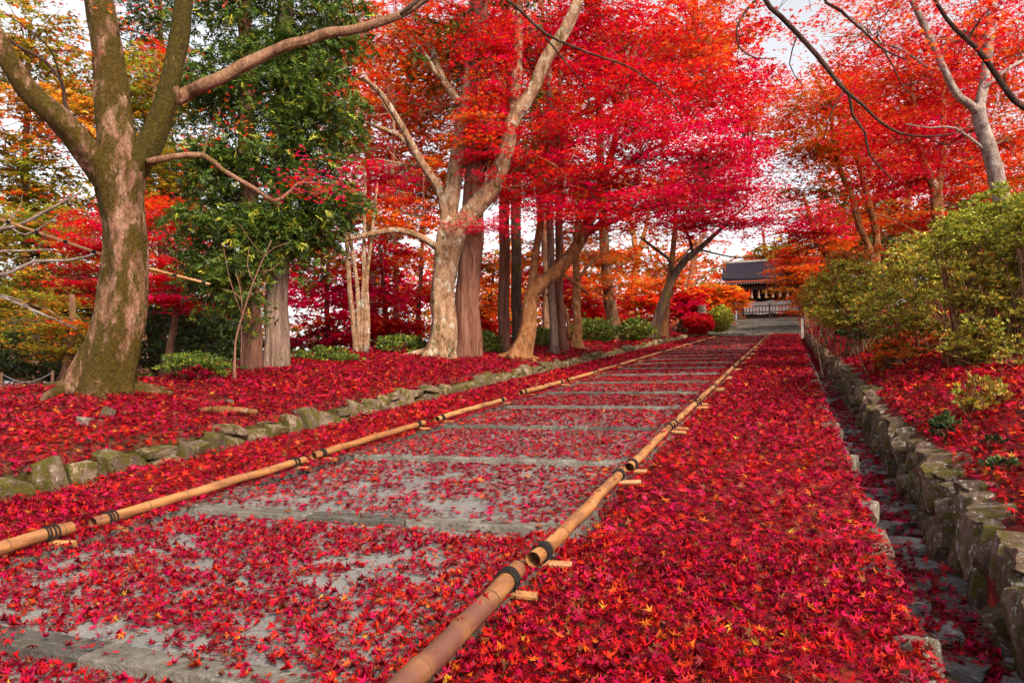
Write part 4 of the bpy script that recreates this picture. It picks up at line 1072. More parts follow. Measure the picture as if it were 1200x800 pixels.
bg_tree('thin red-barked cedar seen right of the white stems', 463, 405, 30, 120, 4, 'bark_cedar', [(455, 290, 26, 30, 0, 1.5, 'CED', 26), (470, 215, 34, 20, 0, 1.5, 'CED', 24)], name='cedar_tree', leaf=.24, mat='green', tm=[NEEDLE])
bg_tree('rusty red tree filling the gap above the white stem clump', 440, 415, 33, 60, 5, 'bark_brown', [(400, 130, 50, 50, 0, 2.5, 'RO', 60), (450, 190, 60, 40, 0, 2.5, 'OOL', 70), (430, 260, 60, 30, 0, 2.5, 'RED', 60), (480, 130, 50, 50, 0, 2.5, 'RO', 60), (500, 210, 50, 40, 0, 2.5, 'OOL', 50), (410, 60, 60, 50, 0, 2.5, 'RO', 60)])
bg_tree('orange maple glowing between the big pale maple and the slim cedar', 570, 405, 30, 300, 3.4, 'bark_brown', [(572, 355, 32, 26, 0, 1.6, 'OR', 46), (565, 310, 34, 14, 0, 1.6, 'OOL', 30), (572, 385, 30, 10, 0, 1.4, 'CRIM', 16)])
bg_tree('crimson maple far behind the leaning tan maple', 640, 400, 36, 290, 3.4, 'bark_brown', [(640, 335, 40, 18, 0, 2, 'CRIM', 44), (690, 360, 36, 16, 0, 2, 'RED', 40), (620, 300, 40, 12, 0, 2, 'OR', 30)])
bg_tree('yellow-orange maple far behind, just left of the pale forked maple', 690, 395, 42, 300, 3, 'bark_brown', [(692, 368, 26, 12, -1, 1.6, 'YO', 30), (675, 330, 36, 12, 0, 2, 'OR', 30), (730, 300, 40, 12, 0, 2, 'OR', 30)])
bg_tree('red maple far behind the mossy leaning trunk', 780, 388, 46, 300, 3, 'bark_brown', [(790, 352, 30, 14, 0, 2, 'RED', 40), (750, 352, 30, 10, 0, 2, 'RO', 30), (770, 330, 36, 10, 0, 2, 'OR', 24), (735, 374, 40, 8, 0, 2, 'RED', 30)])
bg_tree('weeping orange maple left of the gate', 838, 372, 48, 335, 2.6, 'bark_brown', [(832, 346, 30, 14, 0, 1.8, 'OR', 60), (848, 352, 18, 12, -.6, 1.2, 'OR', 34), (815, 350, 16, 12, -.6, 1.2, 'RO', 26)], rs=1.1)
bg_tree('high red canopy tree behind the big pale maple', 640, 405, 30, 0, 6, 'bark_brown', [(600, 60, 90, 60, 0, 3, 'RO', 120), (700, 80, 90, 60, 0, 3, 'RED', 120), (780, 60, 80, 60, 0, 3, 'RO', 105), (500, 70, 80, 60, 0, 3, 'OOL', 105), (620, 150, 80, 40, 0, 3, 'OOL', 90), (850, 80, 50, 60, 0, 3, 'RED', 69), (560, 190, 70, 40, 0, 3, 'OR', 75), (730, 230, 90, 26, 0, 2.5, 'OOL', 90)])

# --- right bank
tree('white_bark_tree', 'white-barked tree forking in a Y above the yellow-green bush', [
    [(1180, 330, 11), (1178, 270, 10), (1175, 235, 9.3), (1168, 198, 8.6), (1156, 160, 8), (1148, 138, 7.8), (1146, 122, 7)],
    [(1147, 132, 6.8), (1150, 110, 6.2), (1155, 80, 5.8), (1160, 40, 5.4), (1163, 0, 5), (1168, -60, 4)],
    [(1146, 132, 5.8), (1136, 122, 5), (1121, 111, 4.6), (1106, 82, 4.2), (1092, 50, 3.9), (1078, 20, 3.5), (1062, -15, 3), (1040, -60, 2)],
    [(1152, 105, 2.5), (1175, 85, 2), (1200, 70, 1.5)], [(1106, 82, 2), (1085, 78, 1.6), (1060, 60, 1.2), (1030, 50, .8)], [(1160, 180, 1.8), (1120, 150, 1.4), (1090, 150, 1), (1060, 145, .7)]], 'bark_white',
    [(1100, 55, 70, 50, .8, 1.4, 'RED', 80), (1185, 60, 45, 50, .8, 1.4, 'RO', 60), (1010, 40, 70, 40, .6, 1.4, 'RO', 50), (1190, 165, 40, 34, .8, 1.0, 'RO', 46), (1060, 110, 60, 32, 1.0, 1.2, 'RO', 60), (1110, 170, 45, 26, 1.4, 1.0, 'RED', 44), (1180, 120, 40, 24, 1.2, 1, 'OOL', 26), (1100, -50, 130, 40, .6, 2, 'RO', 60)],
    D=12.5, drift=(0, .3, -.5), leaf=.052, tmpls=B5, per=40, rs=.5, twigbark='bark_brown')
tree('maple_tree', 'tan two-stemmed maple behind the right bushes, left of the white-barked tree', [
    [(1104, 330, 8.5), (1103, 285, 7.4), (1100, 250, 7), (1098, 225, 6.5), (1092, 210, 5.2), (1085, 196, 4.4), (1077, 172, 3.8), (1073, 143, 3.4), (1068, 100, 2.6), (1060, 40, 1.8)],
    [(1099, 230, 5), (1102, 200, 4.2), (1106, 160, 3.6), (1105, 120, 3), (1108, 60, 2)], [(1098, 262, 1.6), (1080, 275, 1.2), (1050, 258, 1), (1020, 250, .7)]], 'bark_orange',
    [(1050, 160, 60, 32, -.4, 1.6, 'RED', 80), (1125, 205, 50, 24, .6, 1.4, 'RO', 60), (1060, 215, 50, 22, .6, 1.4, 'RED', 56), (1120, 120, 55, 40, 1, 1.8, 'RED', 60), (1040, 90, 60, 40, 1, 1.8, 'RED', 60), (1070, 262, 44, 10, .8, 1.2, 'RO', 30), (1190, 210, 40, 26, 1, 1.6, 'OOL', 36), (1130, 245, 30, 16, .8, 1.2, 'RED', 26), (1140, 40, 80, 50, 1.5, 2, 'RED', 60)],
    D=17, leaf=.068, per=40, rs=.6)
tree('maple_tree', 'pair of thin curved tan stems behind the bushes, half way to the gate', [
    [(1026, 330, 5), (1026, 296, 4.3), (1027, 272, 4), (1019, 238, 3.7), (1012, 212, 3.4), (1001, 172, 3.1), (992, 140, 2.8), (969, 114, 2.4), (950, 80, 1.6)],
    [(1022, 330, 4.6), (1021, 298, 4), (1006, 262, 3.6), (998, 230, 3.2), (983, 195, 2.8), (976, 157, 2.4), (974, 120, 1.6)], [(1013, 214, 2), (1024, 200, 1.7), (1038, 180, 1.2)], [(1019, 240, 2), (1000, 215, 1.6), (988, 210, 1.3), (980, 180, 1)]], 'bark_orange',
    [(965, 130, 60, 34, 0, 1.8, 'OR', 80), (940, 180, 44, 24, 0, 1.6, 'OOL', 50), (1000, 100, 60, 36, .5, 1.8, 'RO', 70), (960, 225, 50, 18, -.4, 1.4, 'OOL', 46), (1000, 175, 30, 20, -.8, 1, 'OOL', 20), (1030, 190, 40, 22, .5, 1.4, 'RO', 40), (1010, 250, 44, 10, .6, 1.4, 'OR', 24), (985, 170, 40, 20, -.5, 1.4, 'OR', 36), (930, 130, 36, 30, .5, 1.6, 'RO', 40)],
    D=21, leaf=.08, per=36, rs=.7)
tree('maple_tree', 'magenta and orange maple leaning over the wall near the gate', [
    [(978, 335, 4), (972, 306, 3.6), (962, 290, 3.2), (955, 272, 2.8), (948, 250, 2.2), (940, 225, 1.6)], [(968, 300, 2), (950, 280, 1.6), (930, 270, 1.3), (905, 275, .9)], [(958, 280, 1.6), (965, 255, 1.3), (975, 230, 1)]], 'bark_orange',
    [(935, 255, 44, 16, 0, 1.8, 'CRIM', 70), (965, 268, 36, 14, -.5, 1.4, 'CRIM', 46), (905, 240, 30, 16, .5, 1.6, 'CRIM', 24), (925, 275, 40, 8, 0, 1.4, 'RED', 26), (935, 295, 26, 12, .5, 1.4, 'RO', 30), (975, 285, 30, 10, 0, 1.2, 'OR', 26)], D=29, leaf=.10, per=34, rs=.8)
tree('maple_tree', 'small orange sapling in front of the gate, at the end of the right wall', [
    [(944, 378, 2.6), (940, 355, 2.2), (935, 335, 1.9), (930, 318, 1.5), (922, 305, 1.1)], [(938, 345, 1.4), (926, 330, 1.1), (912, 322, .8)], [(942, 365, 1.3), (930, 350, 1), (918, 338, .7)]], 'bark_brown',
    [(925, 322, 26, 14, 0, 1.3, 'OR', 70), (918, 305, 16, 10, 0, 1.2, 'RO', 34), (930, 365, 12, 8, 0, .8, 'OOL', 16), (910, 340, 14, 8, 0, 1, 'YO', 10), (940, 305, 24, 10, .4, 1.3, 'RO', 36), (925, 350, 16, 8, 0, 1, 'OOL', 14), (945, 330, 16, 12, -.3, 1, 'RO', 26)], D=40, leaf=.12, per=26, rs=.7)
# an overhanging maple whose trunk stands on the right bank just outside the frame
tree('maple_tree', 'maple outside the frame whose thin dark branches arch across the top right', [
    [(1420, 620, 20.00), (1410, 480, 17.00), (1395, 330, 15.00), (1370, 200, 13.00), (1330, 60, 12.00), (1270, -80, 10.00), (1150, -180, 8.00), (1000, -160, 7.00), (905, -60, 3.77)],
    [(905, -60, 3.77), (893, -6, 3.20), (915, 20, 3.03), (935, 40, 2.87), (958, 66, 2.71), (975, 88, 2.46), (990, 106, 2.13), (1012, 124, 1.72), (1030, 142, 1.56), (1055, 156, 1.39), (1085, 160, 1.15), (1120, 156, 0.90), (1150, 140, 0.57)],
    [(978, 90, 1.97), (995, 112, 1.80), (999, 135, 1.64), (1013, 155, 1.39), (1018, 180, 1.15), (1035, 200, 0.90), (1050, 215, 0.57)],
    [(1385, 260, 8.00), (1330, 210, 4.92), (1265, 165, 3.94), (1215, 135, 3.44), (1188, 118, 3.20), (1168, 90, 3.03), (1146, 58, 2.79), (1120, 35, 2.54), (1098, 5, 2.30), (1080, -40, 1.64)],
    [(893, -6, 1.80), (880, 6, 1.48), (864, 30, 1.23), (866, 55, 1.07), (885, 68, 0.82), (910, 68, 0.57)],
    [(1000, -160, 3.28), (960, -20, 2.13), (985, 12, 1.80), (1010, 35, 1.56), (1035, 58, 1.31), (1062, 70, 0.82)], [(1035, 58, 1.15), (1048, 80, 0.90), (1060, 105, 0.66), (1080, 116, 0.41)],
    [(935, 40, 0.98), (925, 75, 0.74), (940, 100, 0.57)], [(990, 106, 0.98), (975, 130, 0.74), (965, 165, 0.49)], [(1085, 160, 0.74), (1110, 170, 0.57), (1135, 160, 0.41)]], 'bark_branch',
    [(880, 40, 50, 30, 0, .6, 'RO', 9), (1150, 20, 60, 40, 0, .6, 'RO', 26), (950, -40, 120, 40, 0, 1, 'RO', 26), (1300, 20, 120, 90, 0, 1.5, 'RO', 40)], D=7.2, leaf=.040, tmpls=L5, per=16, rs=.36, flare=.3)

# --- right-hand background
bg_tree('red maple far up the slope behind the right bushes', 1060, 330, 30, 120, 5, 'bark_brown', [(1000, 140, 80, 50, 0, 3, 'RO', 60), (1090, 130, 80, 50, 0, 3, 'RED', 60), (1060, 200, 70, 30, 0, 3, 'RED', 50), (1170, 190, 60, 40, 0, 2.5, 'OOL', 44), (1050, 262, 60, 16, 0, 2.2, 'OOL', 40), (1150, 90, 70, 50, 0, 3, 'RO', 46)])
bg_tree('dark evergreen filling the slope behind the white-barked tree', 1140, 340, 26, 200, 5, 'bark_brown', [(1140, 250, 60, 26, 0, 2, 'DG', 60), (1060, 285, 60, 14, 0, 2, 'DG', 50), (1195, 235, 40, 30, 0, 2, 'DG', 40)], mat='green')
bg_tree('orange tree right of the gate roof', 975, 345, 44, 280, 3, 'bark_brown', [(985, 300, 36, 20, 0, 2.2, 'OR', 50), (960, 320, 22, 16, 0, 2, 'OR', 36), (1010, 290, 30, 16, 0, 2, 'OOL', 30)])
bg_tree('evergreen rising behind the gate roof', 905, 372, 78, 270, 4, 'bark_brown', [(905, 300, 30, 12, 0, 3, 'OLV', 40), (880, 308, 16, 8, 0, 2, 'OOL', 16), (925, 292, 20, 10, 0, 3, 'OLV', 20)], rs=2)

# ---------------------------------------------------------------- shrubs
def shrub(label, px, py, rx, ry, D, rd, key, nros, leaf=.02, per=7, name='azalea_shrub', stems=26, group=None, mat='green', bark='bark_brown', shell=.55, flat=.0):
    if D is None: _, D = on_ground(px, py + ry)
    c = at(px, py, D); a, b = rx * D / FPX, ry * D / FPX
    gz = float(ground(c[0], c[1])); base = np.array([c[0], c[1], gz])
    root = empty(name, base, label, 'shrub', group)
    fd = np.array([_f[0], _f[1], 0]) / math.hypot(_f[0], _f[1])
    q = rng.normal(0, 1, (nros, 3)); q /= np.linalg.norm(q, axis=1)[:, None]
    lump = .70 + .42 * vnoise(q[:, 0] * 2.3 + 7, q[:, 2] * 2.3 + q[:, 1] * 1.7 + 3, int(abs(px)) % 97) + .10 * vnoise(q[:, 0] * 6, q[:, 2] * 6 + q[:, 1] * 5, 5)
    rad = lump * rng.uniform(shell, 1.0, nros) ** .6
    stray = rng.random(nros) < .12; rad = np.where(stray & (q[:, 2] > -.2), rad * rng.uniform(1.05, 1.4, nros), rad)
    P = c[None] + (q[:, 0:1] * rad[:, None]) * a * _r[None] + (q[:, 1:2] * rad[:, None]) * rd * fd[None]
    P[:, 2] += q[:, 2] * rad * b
    if D < 17 and nros > 150:                       # tufts at the shoot ends, gaps between
        nt_ = max(12, nros // 10); cen = rng.integers(0, nros, nt_); own = rng.integers(0, nt_, nros)
        P = P[cen][own] + rng.normal(0, 1, (nros, 3)) * np.array([.14 * a, .14 * a, .07 * b]); q = q[cen][own]
    keep = P[:, 2] > ground(P[:, 0], P[:, 1]) + (.02 if D < 7 and rx < 40 else .05)
    P, q = P[keep], q[keep]
    n = len(P)
    ros = np.repeat(np.arange(n), per); m = len(ros)
    ang = rng.uniform(0, 6.28, m); el = rng.uniform(.15, 1.0, m)
    out = np.stack([np.cos(ang) * np.cos(el), np.sin(ang) * np.cos(el), np.sin(el)], 1) + q[ros] * .5
    out /= np.linalg.norm(out, axis=1)[:, None]
    up = np.cross(out, rng.normal(0, 1, (m, 3))); up /= np.linalg.norm(up, axis=1)[:, None] + 1e-9
    nz = np.cross(up, out)
    Rm = np.stack([up, out, nz], 2)
    size = leaf * rng.uniform(.6, 1.3, m)
    pos = P[ros] + out * size[:, None] * 1.1
    tone = rng.uniform(.72, 1.28, n)[ros][:, None]
    ck = (pick_cols(key, n, .2)[ros] * .6 + pick_cols(key, m, .3) * .4) * (1.2 if key in ('BUSH', 'YG') else 1.0)
    lv = Leaves(); lv.add(OVAL, pos, Rm, size, ck * tone)
    link('foliage', lv.mesh('foliage', base), M[mat], root)
    TT[0] += lv.tris
    mb = MB()
    for i in range(stems):
        e = P[random.randrange(n)]; s0 = base + np.array([random.gauss(0, .4 * a), random.gauss(0, .3 * min(a, rd * 1.5)), 0])
        s0[2] = float(ground(s0[0], s0[1])) - .05
        mid = s0 * .45 + e * .55 + np.array([random.uniform(-.1, .1) * a, random.uniform(-.1, .1) * a, random.uniform(-.15, .05) * b])
        S = spline([(*s0, .013), (*mid, .009), (*e, .004)], .25); mb.tube(S[:, :3], S[:, 3], 5, cap=False)
        for _ in range(2):
            k = S[random.randrange(len(S) // 2, len(S))][:3]; e2 = P[int(np.argmin(np.linalg.norm(P - (k + np.random.default_rng(i).normal(0, .25, 3) * a)[None], axis=1)))]
            mb.tube([k, (k + e2) / 2 + np.array([0, 0, .03]), e2], [.006, .005, .003], 4, cap=False)
    link('stems', mb.mesh('stems', False, base), M[bark], root)
    return root
# right bank, near to far
def thicket(label, blobs, D, key, leaf, per=7, stems=50, **kw):
    """one loose bush made of several leafy clumps on shared stems"""
    roots = [shrub(label, px, py, rx, ry, D + dd, rd, key2 or key, n, leaf, per, stems=int(stems / len(blobs)), **kw) for (px, py, rx, ry, dd, rd, n, key2) in blobs]
    main = roots[0]
    for r in roots[1:]:
        d = r.location - main.location
        for ch in list(r.children): ch.parent = main; ch.location = d
        bpy.data.objects.remove(r)
    return main
thicket('tall loose olive bush at the right edge, bare stems showing, over the leafy bank', [(1180, 385, 48, 40, .2, .4, 821, None), (1215, 330, 46, 46, .5, .5, 899, None), (1150, 335, 44, 36, .6, .4, 742, None), (1205, 445, 34, 36, -.6, .3, 390, None), (1140, 405, 36, 22, .3, .3, 332, None), (1195, 300, 36, 22, .6, .4, 390, 'YG')], 8.2, 'BUSH', .024, stems=110)
thicket('olive bush with red-tinged stems in the middle of the right bank', [(1080, 320, 50, 30, .3, .6, 1016, None), (1045, 365, 44, 30, -.2, .6, 821, None), (1105, 365, 44, 30, -.4, .5, 821, None), (1070, 405, 40, 18, -.4, .4, 390, 'OOL'), (1125, 320, 36, 26, .4, .5, 586, 'YG'), (1090, 290, 40, 16, .8, .5, 430, None)], 11.2, 'BUSH', .028, stems=100)
thicket('dense olive bush overhanging the dry stone wall, nearest the gate side', [(1000, 330, 44, 30, .3, .7, 1016, None), (985, 365, 32, 24, -.2, .6, 742, None), (1030, 335, 40, 28, -.3, .6, 821, None), (1015, 305, 44, 16, .8, .6, 508, 'OOL'), (1010, 385, 30, 14, -.5, .3, 312, 'DG')], 15.5, 'BUSH', .035, stems=80)
thicket('bright yellow-green bush below the white-barked trunk', [(1150, 262, 44, 20, 0, .6, 821, None), (1125, 285, 36, 18, -.3, .5, 586, None), (1165, 240, 34, 16, .3, .5, 508, None), (1175, 285, 36, 20, -.3, .5, 586, None)], 9.4, 'YG', .023, stems=60)
thicket('yellow-green bush top at the right edge beside the white trunk', [(1215, 262, 34, 20, 0, .5, 508, None), (1225, 235, 30, 18, .3, .4, 390, None), (1205, 285, 30, 18, 0, .4, 390, None)], 8.4, 'YG', .021, stems=40)
shrub('small yellowing bush low on the right bank in fallen leaves', 1150, 465, 32, 20, None, .2, 'OLV', 110, .026, 7, stems=14)
shrub('red-leaved bush half hidden under the overhanging olive bush', 1050, 415, 34, 14, 10.6, .35, 'OOL', 160, .032, 7, stems=26, mat='leaf')
shrub('tiny dark green glossy plant among fallen leaves on the right bank', 1110, 503, 16, 14, None, .10, 'DG', 36, .028, 8, stems=6, name='seedling')
shrub('small dark seedling at the right edge, low on the leafy bank', 1172, 548, 16, 9, None, .10, 'DG', 14, .026, 6, stems=4, name='seedling')
shrub('small dark seedling just above the other one at the right edge', 1160, 522, 14, 8, None, .10, 'DG', 12, .024, 6, stems=4, name='seedling')
shrub('olive bush farther along the right wall towards the gate', 972, 350, 26, 28, 22, 1.2, 'BUSH', 1400, .04, 6, stems=18)
shrub('orange and olive bush at the far end of the right wall', 958, 348, 18, 22, 26, 1.4, 'OOL', 700, .06, 6, stems=10, mat='leaf')
# left bank
shrub('green mound of clipped azalea just right of the mossy trunk', 228, 430, 40, 14, 11.6, .6, 'GRN', 900, .026, 7, stems=10)
shrub('low green azalea at the foot of the paired cedars', 350, 424, 16, 12, 15, .5, 'GRN', 420, .035, 6, stems=8)
shrub('rounded green azalea between the paired cedars and the white stems', 388, 422, 26, 14, 15.5, .7, 'GRN', 700, .035, 6, stems=8)
shrub('dark green azalea mound left of the big pale maple roots', 468, 408, 30, 16, 19, .8, 'GRN', 800, .04, 6, stems=8)
shrub('bright green azalea between the two straight cedars', 570, 405, 16, 16, 20.5, .8, 'GRN', 600, .042, 6, stems=8)
shrub('dark green bush behind the leaning tan maple', 632, 402, 18, 18, 24, .9, 'GRN', 600, .05, 6, stems=8)
shrub('dark green clipped hedge bush behind the slim tan tree', 697, 390, 28, 16, 29, 1.2, 'GRN', 900, .055, 6, stems=8)
shrub('dark green bush at the foot of the mossy leaning maple', 742, 388, 22, 13, 31, 1.0, 'GRN', 700, .06, 6, stems=8)
shrub('scarlet dome-shaped azalea left of the stair to the gate', 820, 380, 17, 12, 43, 1.2, 'RED', 1000, .075, 6, stems=6, mat='leaf')
shrub('yellow-green clipped bush at the foot of the stair to the gate', 843, 375, 13, 14, 44, 1.1, 'YG', 900, .075, 6, stems=6)
shrub('red azalea behind the grey stone post near the gate', 812, 360, 15, 12, 46, 1.2, 'RED', 700, .08, 6, stems=6, mat='leaf')
shrub('dark thicket in the hollow behind the small red maple', 190, 400, 95, 34, 22, 1.6, 'DG', 1500, .07, 6, stems=20)
shrub('dark thicket at the left edge behind the rope fence', 35, 410, 70, 36, 18, 1.4, 'DG', 1300, .06, 6, stems=20)
shrub('dark red dry fern clump on the stump by the green azalea mound', 232, 438, 16, 8, 11.2, .4, 'WINE', 120, .03, 6, stems=8, mat='leaf', name='dry_fern')
# distant woods that read as one mass
lv = Leaves()
for (x0, x1, ytop, ybot, d0, d1, key, n) in ((-150, 300, 330, 445, 30, 55, 'DG', 11000), (-150, 320, 200, 400, 50, 80, 'OLV', 7000), (280, 860, 385, 420, 48, 85, 'DG', 4000), (300, 860, 350, 405, 60, 95, 'OOL', 4000), (420, 850, 275, 395, 55, 85, 'OOL', 5500), (560, 850, 300, 395, 55, 80, 'OR', 3000), (300, 520, 300, 360, 60, 90, 'CRIM', 2500), (960, 1350, 230, 345, 45, 80, 'DG', 7000), (960, 1350, 130, 300, 50, 85, 'RO', 6000)):
    px = rng.uniform(x0, x1, n); d = rng.uniform(d0, d1, n)
    edge = ytop + (vnoise(px * .03, d * .1, 41) - .3) * 60; py = edge + (ybot - edge) * rng.random(n)
    P = _c[None] + d[:, None] * (_f[None] + _r[None] * ((px - 600) / FPX)[:, None] - _u[None] * ((py - 400) / FPX)[:, None])
    lv.mix(B3, P, rot_mats(n, np.abs(rng.normal(.5, .5, n))), rng.uniform(.3, .6, n), pick_cols(key, n, .35))
woods = link('far_woods', lv.mesh('far_woods'), M['leaf']); woods['kind'] = 'stuff'
tag(woods, 'distant mixed woods beyond the banks, dark green and orange', 'woods')
print('tree tris', TT[0], 'woods', lv.tris)

# ---------------------------------------------------------------- temple gate at the head of the stair
GX, GY, GZ = -1.35, 62.4, 7.42
gate = empty('temple_gate', (GX, GY, GZ), 'dark temple gate with a wide grey roof at the top of the lane', 'gate')
def gpart(name, mat, fn, parent=gate):
    mb = MB(); fn(mb); return link(name, mb.mesh(name, False, (GX, GY, GZ) if parent is gate else (GX, GY, GZ)), M[mat], parent)
W2 = 3.55
def roof(mb):
    # two curved slopes: rows from eave to ridge
    prof = [(-2.3, 3.22), (-1.75, 3.42), (-1.15, 3.78), (-.55, 4.3), (0, 4.9), (.55, 4.3), (1.15, 3.78), (1.75, 3.42), (2.3, 3.22)]
    xs_ = np.linspace(-W2, W2, 13)
    n = len(xs_); v = []; top = []
    for (y, z) in prof:
        for x in xs_:
            lift = .16 * (abs(x) / W2) ** 3
            v.append((GX + x, GY + y, GZ + z + lift))
    m = len(v)
    for (y, z) in prof:
        for x in xs_:
            lift = .16 * (abs(x) / W2) ** 3
            v.append((GX + x, GY + y * .985, GZ + z + lift - .17))
    f = []
    for i in range(len(prof) - 1):
        for j in range(n - 1):
            a = i * n + j
            f.append((a, a + 1, a + n + 1, a + n)); f.append((m + a, m + a + n, m + a + n + 1, m + a + 1))
    for j in range(n - 1):
        f.append((j, m + j, m + j + 1, j + 1)); q = (len(prof) - 1) * n + j; f.append((q, q + 1, m + q + 1, m + q))
    for i in range(len(prof) - 1):
        a = i * n; f.append((a, a + n, m + a + n, m + a)); a = i * n + n - 1; f.append((a, m + a, m + a + n, a + n))
    mb.add(v, f)
ro = gpart('roof', 'roof', roof)
gpart('ridge', 'ridge', lambda mb: (mb.box((GX, GY, GZ + 4.95), (6.6, .22, .15)), mb.box((GX - 3.35, GY, GZ + 5.0), (.18, .3, .34)), mb.box((GX + 3.35, GY, GZ + 5.0), (.18, .3, .34))), ro)
gpart('eave_board', 'roof_edge', lambda mb: mb.box((GX, GY - 2.2, GZ + 3.03), (6.7, .12, .13)), ro)
for i in range(34):
    x = GX - 3.25 + i * 6.5 / 33
    gpart('rafter', 'white', lambda mb: mb.box((x, GY - 1.9, GZ + 2.93), (.075, .5, .085), 0, .2), ro)
for x in (-2.3, 2.3):
    gpart('column', 'wood_brown', lambda mb: (mb.box((GX + x, GY, GZ + 1.5), (.34, .34, 3.0)), mb.box((GX + x, GY, GZ + .08), (.5, .5, .16))))
    for dy in (-1.2, 1.2):
        gpart('column', 'wood_brown', lambda mb: (mb.box((GX + x, GY + dy, GZ + 1.4), (.22, .22, 2.8)), mb.box((GX + x, GY + dy, GZ + .07), (.36, .36, .14))))
gpart('lintel', 'wood', lambda mb: (mb.box((GX, GY - 1.2, GZ + 2.62), (5.6, .2, .34)), mb.box((GX, GY, GZ + 2.45), (5.8, .3, .42)), mb.box((GX, GY + 1.2, GZ + 2.62), (5.6, .2, .34))))
gpart('ceiling_board', 'wood', lambda mb: mb.box((GX, GY, GZ + 2.87), (6.0, 3.4, .1)))
for s in (-1, 1):
    gpart('side_panel', 'wood', lambda mb: mb.box((GX + s * 2.3, GY + .02, GZ + 1.25), (.08, 2.2, 2.3)))
gpart('door', 'wood', lambda mb: mb.box((GX, GY + 1.35, GZ + 1.3), (4.4, .08, 2.62)))
for k in range(6):
    x = GX - 1.35 + k * .52
    gpart('hanging_tassel', 'tassel', lambda mb: mb.tube([(x, GY - 1.34, GZ + 2.4), (x, GY - 1.34, GZ + 2.28), (x, GY - 1.34, GZ + 2.0), (x, GY - 1.34, GZ + 1.78)], [.02, .06, .08, .1], 8))
gpart('white_curtain', 'paper', lambda mb: [mb.box((GX - 1.9 + i * .2, GY - .35 + .03 * math.sin(i * 1.7), GZ + 1.15 + .05 * math.sin(i * .8)), (.21, .03, 1.0)) for i in range(20)])
# fence in front of the gate and its plastered wing
fence = empty('slatted_fence', (GX, GY - 1.9, GZ), 'low dark slatted fence closing the gate opening', 'fence')
FY = GY - 1.9
def fpart(name, fn, mat='wood'):
    mb = MB(); fn(mb); link(name, mb.mesh(name, False, (GX, FY, GZ)), M[mat], fence)
for zz in (.12, .62, 1.08): fpart('rail', lambda mb: mb.box((GX + .05, FY, GZ + zz), (5.0, .06, .09)))
for x in (-2.4, -.05, 2.45): fpart('post', lambda mb: mb.box((GX + x, FY - .02, GZ + .62), (.14, .14, 1.26)))
for i in range(20):
    x = GX - 2.26 + i * .24
    fpart('slat', lambda mb: mb.box((x, FY + .045, GZ + .58), (.055, .03, 1.0)))
wing = empty('wing_wall', (GX - 4.1, FY + .2, GZ), 'white plaster wing wall with dark slats left of the gate', 'wall')
mb = MB(); mb.box((GX - 3.2, FY + .3, GZ + .5), (1.35, .1, 1.0)); link('plaster', mb.mesh('plaster', False, wing.location), M['white'], wing)
for i in range(6):
    mb = MB(); mb.box((GX - 3.75 + i * .22, FY + .21, GZ + .52), (.06, .05, 1.04)); link('slat', mb.mesh('slat', False, wing.location), M['wood'], wing)
mb = MB(); mb.box((GX - 3.2, FY + .22, GZ + 1.08), (1.45, .12, .1)); link('rail', mb.mesh('rail', False, wing.location), M['wood'], wing)
wing2 = empty('wing_wall', (GX + 4.0, FY + .2, GZ), 'white plaster wing wall with dark slats right of the gate', 'wall')
mb = MB(); mb.box((GX + 3.6, FY + .3, GZ + .5), (2.0, .1, 1.0)); link('plaster', mb.mesh('plaster', False, wing2.location), M['white'], wing2)
for i in range(9):
    mb = MB(); mb.box((GX + 2.72 + i * .22, FY + .21, GZ + .52), (.06, .05, 1.04)); link('slat', mb.mesh('slat', False, wing2.location), M['wood'], wing2)
mb = MB(); mb.box((GX + 3.6, FY + .22, GZ + 1.08), (2.1, .12, .1)); link('rail', mb.mesh('rail', False, wing2.location), M['wood'], wing2)
# ---------------------------------------------------------------- small things
def at_ground(x, y): return Vector((x, y, float(ground(x, y))))
p = at(822, 362, 45); b = Vector((p[0], p[1], float(ground(p[0], p[1]))))
post = empty('stone_post', b, 'grey stone post standing among the scarlet azaleas', 'post')
mb = MB(); mb.tube([(0, 0, -.2), (0, 0, 1.7), (0, 0, 1.95), (0, 0, 2.05)], [.3, .28, .26, .1], 10); mb.box((0, 0, .1), (.8, .8, .25)); link('shaft', mb.mesh('shaft'), M['granite'], post)
g, _ = on_ground(933, 392)
wp = empty('marker_post', (.62, 42, SL * 42 - .1), 'short pale marker post at the far end of the right wall', 'post')
mb = MB(); mb.box((0, 0, .5), (.13, .13, 1.0)); mb.box((0, 0, 1.02), (.16, .16, .05)); link('shaft', mb.mesh('shaft'), M['ridge'], wp)
# rope fence by the side road
rf_ = empty('rope_fence', at_ground(-13.6, 7.5), 'low rope fence with thin posts along the side road', 'fence')
pts = []
for i, px in enumerate((2, 62, -70)):
    d = 13.2; top = at(px, 434 if i else 436, d); bt = np.array([top[0], top[1], float(ground(top[0], top[1]))])
    mb = MB(); mb.tube([bt - np.array([0, 0, .1]), top], [.025, .022], 8); link('post', mb.mesh('post', False, rf_.location), M['bark_brown'], rf_); pts.append(top)
mb = MB()
for a, c in ((pts[2], pts[0]), (pts[0], pts[1])):
    S = [a + (c - a) * t - np.array([0, 0, .16 * math.sin(math.pi * t) + .03]) for t in np.linspace(0, 1, 9)]; mb.tube(S, [.008] * 9, 6)
link('rope', mb.mesh('rope', False, rf_.location), M['road'], rf_)
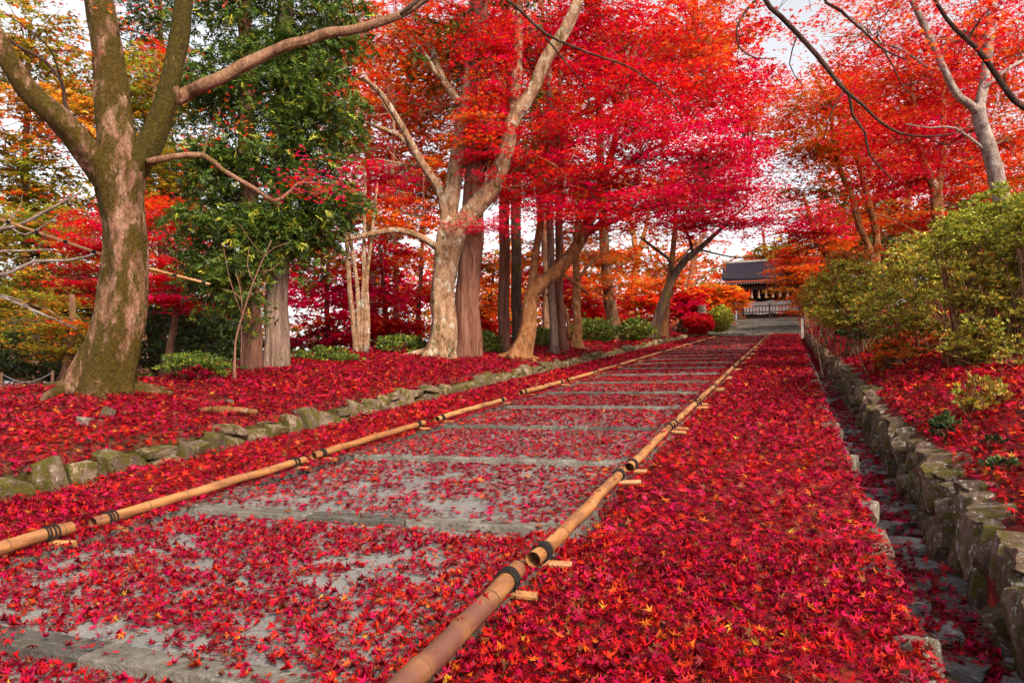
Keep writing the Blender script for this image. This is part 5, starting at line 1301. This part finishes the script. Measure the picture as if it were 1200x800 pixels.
# bamboo prop poles tied behind the mossy maple
def prop(label, a, c, r):
    A, B = Vector(a), Vector(c); o = empty('bamboo_prop', (A + B) / 2, label, 'bamboo pole', 'bamboo props behind the mossy maple')
    mb = MB(); mb.tube([A + (B - A) * t for t in np.linspace(0, 1, 12)], [r] * 12, 10); link('culm', mb.mesh('culm', True, o.location), M['bamboo'], o)
    L = (B - A).length
    for t in np.arange(.08, .98, .42 / L):
        p = A + (B - A) * t; d = (B - A).normalized(); mb = MB(); mb.tube([p - d * .03, p + d * .03], [r * 1.25, r * 1.25], 10, cap=True); link('rope_lashing', mb.mesh('rope_lashing', False, o.location), M['rope'], o)
prop('yellow bamboo prop pole left of the mossy trunk, tied with black rope', at(0, 257, 10.4), at(128, 301, 10.4), .021)
prop('yellow bamboo prop pole right of the mossy trunk, sloping down to the cedars', at(165, 312, 10.6), at(246, 333, 10.6), .018)
# things lying on the left bank
def on(px, py):
    p, d = on_ground(px, py); return Vector([float(q) for q in p])
p = on(265, 487)
lg = empty('fallen_branch', p, 'short fallen branch lying on the leaves of the left bank', 'branch')
mb = MB(); mb.tube([(-.32, -.1, .05), (-.1, -.02, .07), (.15, .06, .06), (.34, .1, .04)], [.035, .045, .042, .03], 9, rough=.15); link('wood', mb.mesh('wood', True), M['bark_orange'], lg)
for i, (px, py, s, lab) in enumerate(((127, 492, (.14, .12, .2), 'small pale mossy stone standing in the leaves below the mossy maple'), (106, 500, (.32, .14, .1), 'flat tan stone beside the small pale stone on the left bank'), (268, 475, (.22, .1, .07), 'flat grey stone above the fallen branch on the left bank'))):
    p = on(px, py); o = link('loose_stone', (RHI_L if i == 0 else R_E)[i + 2], None, None, p + Vector((0, 0, .04))); o.scale = s; o.rotation_euler = (.1, .15, .5 + i); tag(o, lab, 'stone')
p = on(238, 440)
st = empty('tree_stump', p, 'low rotten stump heaped with red leaves beside the green azalea mound', 'stump')
mb = MB(); mb.tube([(0, 0, -.1), (0, 0, .08), (.02, 0, .2), (.02, .02, .24)], [.44, .36, .3, .12], 14, rough=.25); link('wood', mb.mesh('wood', True), M['bark_brown'], st)
lv = Leaves(); n = 260; a = rng.uniform(0, 6.28, n); r = np.sqrt(rng.random(n)) * .42
lv.mix(B5, np.stack([np.cos(a) * r, np.sin(a) * r, .27 - .55 * r * r * 1.8 + rng.uniform(0, .03, n)], 1), rot_mats(n, np.abs(rng.normal(0, .5, n))), .045 * rng.uniform(.7, 1.2, n), pick_cols('GROUND', n))
link('leaf_heap', lv.mesh('leaf_heap'), M['litter'], st)
